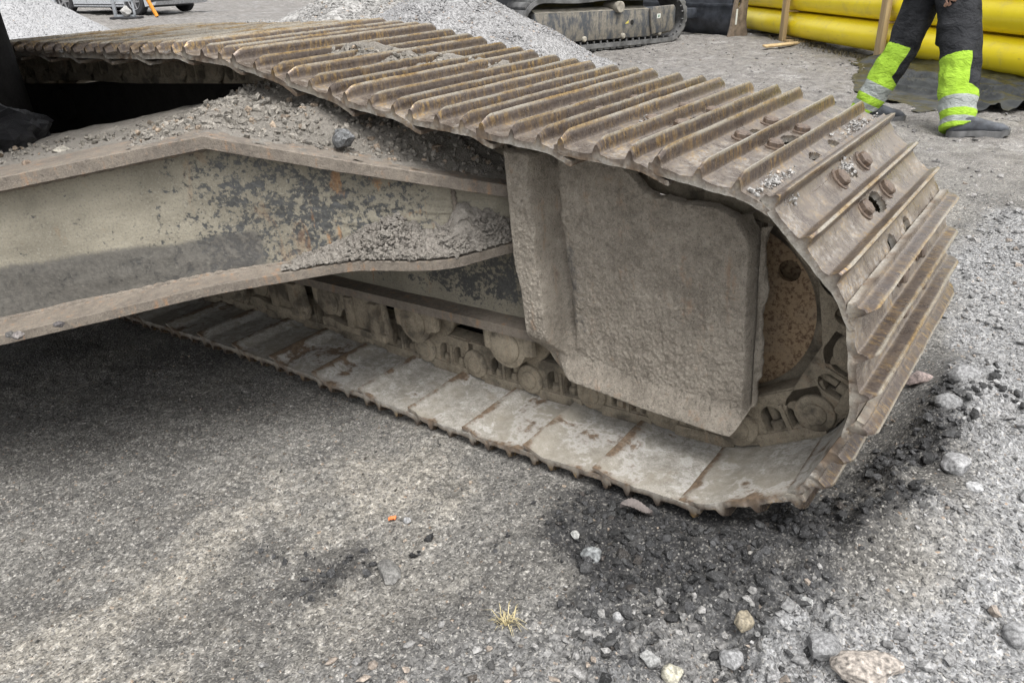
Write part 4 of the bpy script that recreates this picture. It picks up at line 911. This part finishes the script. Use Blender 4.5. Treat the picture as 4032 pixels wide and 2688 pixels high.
# dry grass under the pipes
def blades(name, n, xy, hgt, mat, lean=1.0, width=.004):
    b = MB()
    for k in range(n):
        x, y = xy[k]; z = float(ground_z(np.array([x]), np.array([y]))[0])-.004; a = rng.uniform(0, 6.28); L = hgt*rng.uniform(.5, 1.2); le = rng.uniform(.3, 1)*lean
        d = Vector((math.cos(a), math.sin(a), 0)); p = Vector((x, y, z)); w = Vector((-d.y, d.x, 0))*width
        p1 = p+d*L*le*.5+Vector((0, 0, L*.6)); p2 = p+d*L*le+Vector((0, 0, L*(1-le*.6)))
        b.add([p-w, p+w, p1+w*.7, p1-w*.7, p2], [(0, 1, 2, 3), (3, 2, 4)])
    return b
M_STRAW = plain('dry_straw', (.40, .34, .19), .8, var=.3, sc=30)
xy = np.array([ploc(rng.uniform(1.5, 6.5), rng.uniform(-.12, .15), 0)[:2] for _ in range(700)])
tag(blades('weeds', 700, xy, .07, M_STRAW, width=.005).build('dry_weeds', plain('dark_dry_weeds', (.12, .10, .055), .9)), 'dry brown weeds along the foot of the yellow pipes', 'weeds', kind='stuff')

# ================================================================== black sheet crumpled before the pipes
def tarp():
    n, m = 150, 90; S, K = np.meshgrid(np.linspace(4.1, 7.6, n), np.linspace(0, 1, m), indexing='ij')
    front = np.interp(S, [4.1, 4.5, 5.0, 5.6, 6.3, 7.6], [.30, .42, .62, 1.05, 1.45, 1.6]); back = .10
    bk = back-(front+back)*K+.05*fbm(S*4, 0, 0, 3, 4)*K
    x = PO[0]+PD[0]*S+PNB[0]*bk; y = PO[1]+PD[1]*S+PNB[1]*bk
    ridge = np.abs(fbm(S*.9, bk*7+.7*np.sin(S*2.3), 0, 2, 6)); z = ground_z(x, y, False)+.02+.02*(1-K)+.075*(1-np.clip(ridge*1.6, 0, 1))**2*(np.sin(np.clip(K, 0, 1)*math.pi)**1.3)*sstep(4.1, 4.6, S)+.010*fbm(S*6, bk*9, 0, 3, 9)+.07*(1-K)**3
    me = mesh_np('black_sheet', np.stack([x, y, z], -1).reshape(-1, 3), grid_faces(n, m)); smooth(me)
    nt = NT('black_plastic_sheet'); f = nt.noise(9, 5); nt.fin(nt.mix(nt.ramp(f, .35, .7), (.010, .011, .010), (.028, .030, .027)), .36, 0, nt.bump(nt.noise(30, 4), .3, .01))
    o = obj('black_sheet', me, nt.m); tag(o, 'crumpled black plastic sheet on the ground before the yellow pipes', 'plastic sheet')
tarp()
def scrap(name, x, y, lx, ly, lz, col, label, cat, rz=0., seed=1):
    n, m = 14, 8; A, B = np.meshgrid(np.linspace(-.5, .5, n), np.linspace(-.5, .5, m), indexing='ij')
    zz = lz*(.4+.6*fbm(A*4, B*4, seed, 3, seed)); V = np.stack([A*lx, B*ly*(1-A*A*1.5), zz], -1); V2 = V.copy(); V2[..., 2] -= .0015
    F = grid_faces(n, m); P = np.r_[V.reshape(-1, 3), V2.reshape(-1, 3)]; me = mesh_np(name, P, np.r_[F, F[:, ::-1]+n*m]); smooth(me)
    o = obj(name, me, plain(name+'_plastic', col, .5, var=.2)); o.location = (x, y, float(ground_z(np.array([x]), np.array([y]))[0])+.004+abs(lz)*.3); o.rotation_euler = (0, 0, rz); return tag(o, label, cat)
scrap('plastic_scrap', -.02, 6.66, .16, .05, .03, (.55, .06, .07), 'small torn red plastic strip on the mud before the black sheet', 'scrap', .5)
scrap('plastic_scrap', .452, -.338, .018, .012, .006, (.6, .17, .05), 'tiny orange plastic bit on the dirt beside a dark patch', 'scrap', .9, 3)
# ================================================================== dead leaf and straw tuft near the camera
def leaf():
    n, m = 26, 9; A, B = np.meshgrid(np.linspace(0, 1, n), np.linspace(-1, 1, m), indexing='ij'); w = .021*np.sin(np.clip(A, 0, 1)*math.pi)**.7*(1+.12*np.sin(A*60))
    P = np.stack([A*.07-.035, B*w, .010*np.abs(B)**1.5+.006*np.sin(A*5)], -1); P2 = P-np.array([0, 0, .0008]); F = grid_faces(n, m); me = mesh_np('dead_leaf', np.r_[P.reshape(-1, 3), P2.reshape(-1, 3)], np.r_[F, F[:, ::-1]+n*m]); smooth(me)
    o = obj('dead_leaf', me, plain('grey_brown_leaf', (.13, .112, .105), .8, var=.25, sc=60)); p = m2w([.885, -.045, -.025]); o.location = p; o.rotation_euler = (-.15, .12, .55); tag(o, 'curled grey brown dead leaf stuck under the track edge', 'leaf')
leaf()
c0 = np.array([.86, -.44]); xy = c0+rng.normal(0, .006, (40, 2)); b = blades('t', 40, xy, .038, M_STRAW, 1.5, .0010); tag(b.build('grass_tuft', M_STRAW), 'small dried yellow grass tuft lying on the dirt', 'grass tuft')

# ================================================================== silver car, metal stand, orange pole
M_CAR = plain('silver_car_paint', (.50, .52, .55), .3, .35, var=.04, sc=3, bump=.0, coat=.6); M_TYRE = plain('tyre_rubber', (.025, .025, .027), .85); M_RIM = plain('alloy_rim', (.32, .32, .33), .35, .6, var=.15); M_GLASS = plain('dark_car_glass', (.02, .025, .03), .08, var=.1); M_TRIM = plain('black_trim', (.02, .02, .022), .6); M_LAMP = plain('lamp_glass', (.5, .5, .52), .1, var=.1)
CARH = math.atan2(.23, .97); CR = empty('parked_car', (-22.5, 9.15, 0), CARH)
tag(CR, 'silver car parked far off behind the gravel heaps', 'car')
def car():
    arc = lambda c, r: [(c+r*math.cos(t), .31+r*math.sin(t)) for t in np.linspace(math.pi, 0, 14)]
    low = [(-.85, .22), (-.36, .20)]+[(x, max(z, .2)) for x, z in arc(0, .37)]+[(.38, .20), (2.32, .20)]+[(x, max(z, .2)) for x, z in arc(2.7, .37)]+[(3.08, .20), (3.45, .24), (3.58, .40), (3.56, .62), (3.40, .78), (2.45, .95), (1.9, 1.0), (-.75, 1.02), (-.95, .85), (-.95, .45)]
    b = MB(); b.poly(low, .0, 1.78); b.build('body', M_CAR, CR, bevel=.035)
    b = MB(); top = [(2.35, .94), (1.55, 1.40), (.3, 1.46), (-.55, 1.36), (-.9, 1.0)]; b.poly(top[::-1], .14, 1.64); b.build('cabin', M_CAR, CR, bevel=.05)
    for pts in ([(2.1, 1.0), (1.5, 1.34), (.95, 1.38), (.95, 1.02)], [(.88, 1.02), (.88, 1.38), (.25, 1.38), (-.3, 1.30), (-.45, 1.04)]): MB().poly(pts, .125, .137).build('side_window', M_GLASS, CR)
    MB().box((-.30, .012, .17), (3.0, 1.76, .235)).build('sill', M_TRIM, CR)
    MB().poly([(.40, .235), (2.30, .235), (2.30, .26), (.40, .26)], -.008, .01).build('sill_strip', M_TRIM, CR)
    MB().poly([(.2, .44), (2.0, .47), (2.25, .50), (2.0, .50), (.2, .465)], -.012, .01).build('door_crease', M_CAR, CR, bevel=.004)
    for x in (.92, 2.02): MB().box((x-.004, -.003, .28), (x+.004, .003, 1.0)).build('door_gap', M_TRIM, CR)
    MB().poly([(3.30, .30), (3.56, .34), (3.57, .42), (3.35, .40)], -.006, .5).build('bumper_grille', M_TRIM, CR); MB().poly([(3.15, .62), (3.5, .62), (3.42, .74), (3.1, .78)], -.008, .4).build('headlight', M_LAMP, CR)
    for x in (0, 2.7):
        for y, s in ((.0, 1), (1.78, -1)):
            w = empty('wheel', (x, y, .325)); w.parent = CR
            prof = [(.02, .20), (.0, .22), (-.005, .30), (.02, .325), (.17, .325), (.2, .30), (.19, .21)]
            MB().lathe([(a*s, r) for a, r in prof], 36, cap=True).build('tyre', M_TYRE, w, auto=R(30))
            b = MB(); b.lathe([(.012*s, .205), (-.004*s, .20), (.004*s, .185), (.03*s, .18)], 32, cap=False); b.lathe([(.028*s, .045), (.0, .04)], 16); 
            for k in range(5):
                t = k*2*math.pi/5; T = Matrix.Rotation(t, 4, 'Y'); b.poly([(.03, -.03), (.19, -.018), (.19, .018), (.03, .03)], min(.004*s, .03*s), max(.004*s, .03*s), T=T)
            b.build('rim', M_RIM, w)
            MB().lathe([(.035*s, .185), (.045*s, .185)], 28).build('brake_shadow_plate', M_TRIM, w)
car()
CR.location.z = float(ground_z(np.array([-22.0]), np.array([9.8]))[0])
M_GALV = plain('galvanised_steel', (.33, .35, .37), .5, .4, var=.2); M_CONC = plain('pale_block', (.48, .47, .45), .9); M_ORA = plain('orange_paint', (.62, .24, .02), .5, var=.12); M_REDL = plain('red_label', (.6, .07, .05), .5)
ST = empty('metal_stand', (-18.3, 8.62, float(ground_z(np.array([-18.3]), np.array([8.62]))[0])), R(38))
tag(ST, 'grey metal stand with a pale block at its foot before the car', 'stand')
b = MB(); b.box((-.20, -.03, 0), (-.13, .03, 1.2)); b.build('post', M_GALV, ST, bevel=.006)
b = MB(); b.box((-.13, -.02, .38), (.32, .02, .42)); b.box((-.13, -.02, .05), (.32, .02, .09)); b.box((.28, -.02, .05), (.32, .02, .55)); b.tube([(-.1, 0, .42), (.25, 0, .72)], .02); b.tube([(.28, .0, .4), (.05, 0, .85)], .015); b.build('frame', M_GALV, ST)
b = MB(); b.box((-.24, -.2, 0), (.42, .2, .05)); b.build('base', M_TRIM, ST, bevel=.01)
ob = obj('ballast_block', rock_mesh('ballast_block', .13, (1, .9, 1), 71, (.45, .44, .42), 0, .8), None, ST); ob.location = (.12, -.04, .17)
MB().box((-.17, -.036, .50), (-.14, -.031, .58)).build('label_plate', M_REDL, ST)
OP = empty('orange_pole', (-18.02, 9.28, float(ground_z(np.array([-18.0]), np.array([9.28]))[0])), R(39)); tag(OP, 'orange pole leaning against the grey metal stand', 'pole')
MB().tube([(.05, 0, 0.02), (-.40, .02, 1.15)], .045, 12).build('shaft', M_ORA, OP, auto=R(40)); MB().tube([(.058, 0, .0), (.05, 0, .03)], .022, 10).build('tip', M_TRIM, OP)

# ================================================================== walking person in hi-vis trousers
M_TRO = plain('black_work_fabric', (.018, .019, .021), .85, var=.3, sc=14, bump=.5, bd=.006); M_HI = plain('hi_vis_fabric', (.36, .62, .02), .7, var=.08, sc=12, bump=.4, bd=.005); M_REF = plain('reflective_band', (.42, .44, .42), .45, var=.06, sc=200, bump=.2); M_SKIN = plain('skin', (.45, .27, .20), .55, var=.12, sc=30); M_BOOT = plain('dusty_black_boot', (.055, .06, .07), .7, var=.5, sc=16, bump=.3); M_SOLE = plain('boot_sole', (.10, .10, .10), .9, var=.3)
def mat_trou():
    n = NT('work_trouser_fabric'); t, f = n.attr('leg_t'), n.attr('leg_f'); w = n.noise(9, 4); fi = n.noise(300, 2)
    blk = n.mix(n.ramp(w, .3, .7), (.013, .014, .016), (.03, .031, .034)); hi = n.mix(n.ramp(w, .3, .7), (.23, .37, .03), (.29, .46, .045)); hi = n.mix(n.ramp(n.noise(14, 6, .7), .58, .72, 0, .5), hi, (.13, .20, .03))
    back = n.math('MULTIPLY', n.ramp(t, 2.98, 3.0), n.ramp(f, .16, .12)); low = n.ramp(n.math('SUBTRACT', t, n.math('MULTIPLY', n.math('MAXIMUM', f, 0.), .12)), 3.80, 3.82)
    y = n.math('MAXIMUM', back, low); c = n.mix(y, blk, hi)
    r1 = n.math('MULTIPLY', n.ramp(t, 4.10, 4.115), n.ramp(t, 4.495, 4.48)); r2 = n.math('MULTIPLY', n.ramp(t, 4.72, 4.73), n.ramp(t, 4.89, 4.88)); rr = n.math('MAXIMUM', r1, r2)
    c = n.mix(rr, c, (.27, .29, .275)); return n.fin(c, n.ramp(rr, 0, 1, .85, .45), 0, n.bump(n.math('ADD', n.math('MULTIPLY', n.noise(16, 5, .6, n.scale(n.tc(), (1, 1, 1.8)), .8), 1.2), n.math('MULTIPLY', fi, .1)), .7, .03), spec=.15)
M_TROU = mat_trou()
PE = empty('person', (.35, 4.45, 0)); PEL = np.array([.35, 4.45, 0.])
tag(PE, 'person striding right in black and yellow hi-vis work trousers and dusty boots', 'person')
LEAD = np.array([(.335, 4.70, .99), (.40, 4.71, .89), (.47, 4.665, .69), (.545, 4.55, .468), (.60, 4.41, .267), (.650, 4.31, .085)])
TRAI = np.array([(.255, 4.75, .99), (.225, 4.77, .89), (.195, 4.735, .709), (.165, 4.685, .507), (.086, 4.607, .30), (.010, 4.565, .10)])
WALK = np.array([.80, .60, 0])
def trousers():
    def leg(C, rads, seed):
        n = 60; t = np.linspace(0, len(C)-1, n); P = np.stack([np.interp(t, range(len(C)), C[:, i]) for i in range(3)], 1); r = np.interp(t, range(len(C)), rads)
        for _ in range(3): P[1:-1] = (P[:-2]+P[1:-1]*2+P[2:])/4
        d = np.gradient(P, axis=0); d /= np.linalg.norm(d, axis=1)[:, None]; a = WALK[None]-d*(d@WALK)[:, None]; a /= np.linalg.norm(a, axis=1)[:, None]; b_ = np.cross(d, a)
        m = 40; th = np.linspace(0, 2*math.pi, m, endpoint=False); V = []
        for i in range(n):
            fold = .0035*np.sin(t[i]*13+2.6*np.sin(th+seed))*np.clip(t[i]-2.2, 0, 1)+.010*fbm(np.cos(th)*1.8+seed, np.sin(th)*1.8, t[i]*1.6, 3, seed)-.005*np.exp(-(fbm(np.cos(th)*1.2+seed, np.sin(th)*1.2, t[i]*2.5, 2, seed+5)/.08)**2)
            rr = r[i]*(1+.0*th)+fold; hem = np.zeros((m, 3)); hem[:, 2] = .05*np.clip(np.cos(th), -.2, 1)*np.clip((t[i]-4.3)/.7, 0, 1)**2; V.append(hem+P[i]+a[i]*(rr*1.06*np.cos(th))[:, None]+b_[i]*(rr*.94*np.sin(th))[:, None])
        V = np.array(V).reshape(-1, 3)-PEL; F = []
        for i in range(n-1):
            for k in range(m): F.append((i*m+k, i*m+(k+1) % m, (i+1)*m+(k+1) % m, (i+1)*m+k))
        F.append(tuple(range(m))[::-1]); F.append(tuple((n-1)*m+k for k in range(m))); return V, F
    b = MB(); b.add(*leg(LEAD, [.125, .130, .122, .112, .104, .092], 3)); b.add(*leg(TRAI, [.11, .115, .102, .096, .092, .088], 9))
    C = np.array([(.30, 4.73, .90), (.295, 4.73, .98), (.29, 4.72, 1.10)])-PEL; b.tube([tuple(c) for c in C], [.17, .185, .17], 28, flat=1.0)
    q = np.array([.44, 4.60, .66])-PEL; b.tube([tuple(q+np.array([.01, 0, -.13])), tuple(q+np.array([.0, .01, -.11])), tuple(q), tuple(q+np.array([-.02, .02, .12])), tuple(q+np.array([-.02, .03, .14]))], [.03, .075, .085, .08, .03], 20)
    me0 = b.mesh('trousers', M_TROU); tmp = bpy.data.objects.new('tmp', me0); COL.objects.link(tmp)
    md = tmp.modifiers.new('r', 'REMESH'); md.mode = 'VOXEL'; md.voxel_size = .009; md2 = tmp.modifiers.new('s', 'SMOOTH'); md2.iterations = 3; md2.factor = .5
    dg = bpy.context.evaluated_depsgraph_get(); me = bpy.data.meshes.new_from_object(tmp.evaluated_get(dg)); bpy.data.objects.remove(tmp)
    me.materials.clear(); me.materials.append(M_TROU)
    nf = len(me.vertices); cen = np.zeros(nf*3, np.float32); me.vertices.foreach_get('co', cen); cen = cen.reshape(-1, 3)+PEL
    best = np.full(nf, 1e9); tt_ = np.zeros(nf); fr = np.zeros(nf)
    for C in (LEAD, TRAI):
        for i in range(len(C)-1):
            a, e = C[i], C[i+1]-C[i]; s = np.clip(((cen-a)@e)/(e@e), 0, 1); w = cen-a-s[:, None]*e; d = np.linalg.norm(w, axis=1); k = d < best
            best[k] = d[k]; tt_[k] = (i+s)[k]; eh = e/np.linalg.norm(e); f_ = WALK-eh*(eh@WALK); f_ /= np.linalg.norm(f_); fr[k] = ((w@f_)/np.maximum(d, 1e-4))[k]
    attr(me, 'leg_t', tt_); attr(me, 'leg_f', fr); smooth(me); o = obj('trousers', me, None, PE); return o
trousers()
def boot(ank, toe_dir, pitch, name='boot'):
    n, m = 30, 28; V = []; xs = np.linspace(-.085, .245, n)
    for x in xs:
        t = (x+.085)/.33; wdt = np.interp(t, [0, .05, .2, .5, .78, .92, 1.0], [.012, .032, .040, .042, .052, .044, .012]); top = np.interp(t, [0, .04, .12, .28, .38, .55, .72, .88, .96, 1], [.05, .10, .125, .122, .112, .096, .080, .072, .055, .035]); bot = .026
        for k in range(m):
            th = 2*math.pi*k/m; c, s = math.cos(th), math.sin(th); V.append((x, wdt*np.sign(c)*abs(c)**.75, (top+bot)/2+(top-bot)/2*np.sign(s)*abs(s)**.8))
    V = np.array(V); V = V*(1+.012*fbm(V[:, 0]*30, V[:, 1]*30, V[:, 2]*30, 3, 5)[:, None]); F = list(map(tuple, grid_faces(n, m, False)))
    F = []
    for i in range(n-1):
        for k in range(m): F.append((i*m+k, (i+1)*m+k, (i+1)*m+(k+1) % m, i*m+(k+1) % m))
    F += [tuple(range(m)), tuple((n-1)*m+k for k in range(m))[::-1]]
    b = MB(); b.add(V, F); o = b.build(name, M_BOOT, PE, sm=True)
    sb = MB(); pts = []
    for t in np.linspace(0, 1, 24): pts.append((-.088+.338*t, np.interp(t, [0, .03, .12, .35, .55, .78, .93, 1], [.01, .03, .040, .038, .041, .053, .042, .008])))
    oy = [(x, y) for x, y in pts]+[(x, -y) for x, y in pts[::-1]]
    sb.poly(oy, -.0, .034); sb.v = [(x, z, y+(.012 if x > .2 else 0)*(1 if y > .0 else 1)+(.008 if .0 < x < .05 and y < .01 else 0)) for x, y, z in sb.v]
    so_ = sb.build('sole', M_SOLE, o, bevel=.004)
    a = math.atan2(toe_dir[1], toe_dir[0]); o.matrix_local = Matrix.Translation(tuple(np.array(ank)-PEL)) @ Matrix.Rotation(a, 4, 'Z') @ Matrix.Rotation(pitch, 4, 'Y') @ Matrix.Scale(1.1, 4); return o
gzp = lambda x, y: float(ground_z(np.array([x]), np.array([y]))[0])
boot((.690, 4.318, gzp(.72, 4.33)-.002), (.80, .52), 0.0); boot((.03, 4.575, gzp(.1, 4.6)+.012), (.80, .56), .07)
def upper():
    b = MB(); T = lambda *p: tuple(np.array(p)-PEL)
    b.tube([T(.29, 4.72, 1.04), T(.29, 4.72, 1.12), T(.30, 4.73, 1.3), T(.32, 4.745, 1.45), T(.32, 4.745, 1.52)], [.16, .19, .21, .20, .09], 28, flat=1.0)
    b.tube([T(.42, 4.60, 1.44), T(.44, 4.57, 1.30), T(.41, 4.545, 1.13), T(.43, 4.56, 1.02), T(.435, 4.565, .96)], [.075, .075, .062, .055, .05], 16)
    b.tube([T(.20, 4.87, 1.44), T(.17, 4.91, 1.28), T(.20, 4.93, 1.12), T(.30, 4.96, 1.0)], [.075, .072, .06, .05], 16); b.build('jacket', M_HI, PE, sm=True)
    T0 = T; T = lambda x, y, z: T0(x, y, z-.055)
    h = MB(); h.tube([T(.435, 4.565, 1.06), T(.43, 4.56, .93), T(.425, 4.556, .885), T(.42, 4.553, .86)], [.028, .030, .041, .036], 16, flat=.62)
    for i in range(4):
        o_ = np.array([.80, .60, 0])*(.030-.020*i); base = np.array([.42, 4.553, .868])+o_; L = [.9, 1.0, .95, .78][i]
        h.tube([T(*base), T(*(base+np.array([.004, -.006, -.026*L]))), T(*(base+np.array([-.004, .010, -.046*L]))), T(*(base+np.array([-.008, .026, -.044*L])))], [.0105, .0105, .0098, .008], 10)
    h.tube([T(.452, 4.575, .905), T(.466, 4.575, .875), T(.462, 4.572, .845)], [.0125, .0115, .0095], 10); h.build('hand', M_SKIN, PE, sm=True); T = T0
    hd = MB(); hd.tube([T(.33, 4.75, 1.48), T(.335, 4.752, 1.58)], [.06, .058], 16); hd.build('neck', M_SKIN, PE, sm=True)
    V, F = ICO3; V = V*np.array([.098, .080, .120]); V = V+np.array([0, 0, 0]); f = V[:, 0]; V[:, 0] += .018*np.exp(-((V[:, 2]+.01)/.018)**2-(V[:, 1]/.014)**2)*(f > 0)-.008*np.exp(-((V[:, 2]-.012)/.014)**2-((np.abs(V[:, 1])-.032)/.015)**2)*(f > 0)
    V[:, 1] *= 1-.25*sstep(-.02, -.12, V[:, 2]); me = mesh_np('head', V, F); smooth(me); o = obj('head', me, M_SKIN, PE); o.location = T(.345, 4.757, 1.66); o.rotation_euler = (0, 0, math.atan2(.6, .8))
    V2 = ICO3[0]*np.array([.118, .10, .105]); V2[:, 2] = np.maximum(V2[:, 2], .012*0); V2[:, 0] += .03*np.exp(-(V2[:, 2]/.02)**2)*(V2[:, 0] > .05); me = mesh_np('helmet', V2, ICO3[1]); smooth(me); o2 = obj('helmet', me, M_REF, PE); o2.location = T(.345, 4.757, 1.69); o2.rotation_euler = (0, 0, math.atan2(.6, .8))
upper()
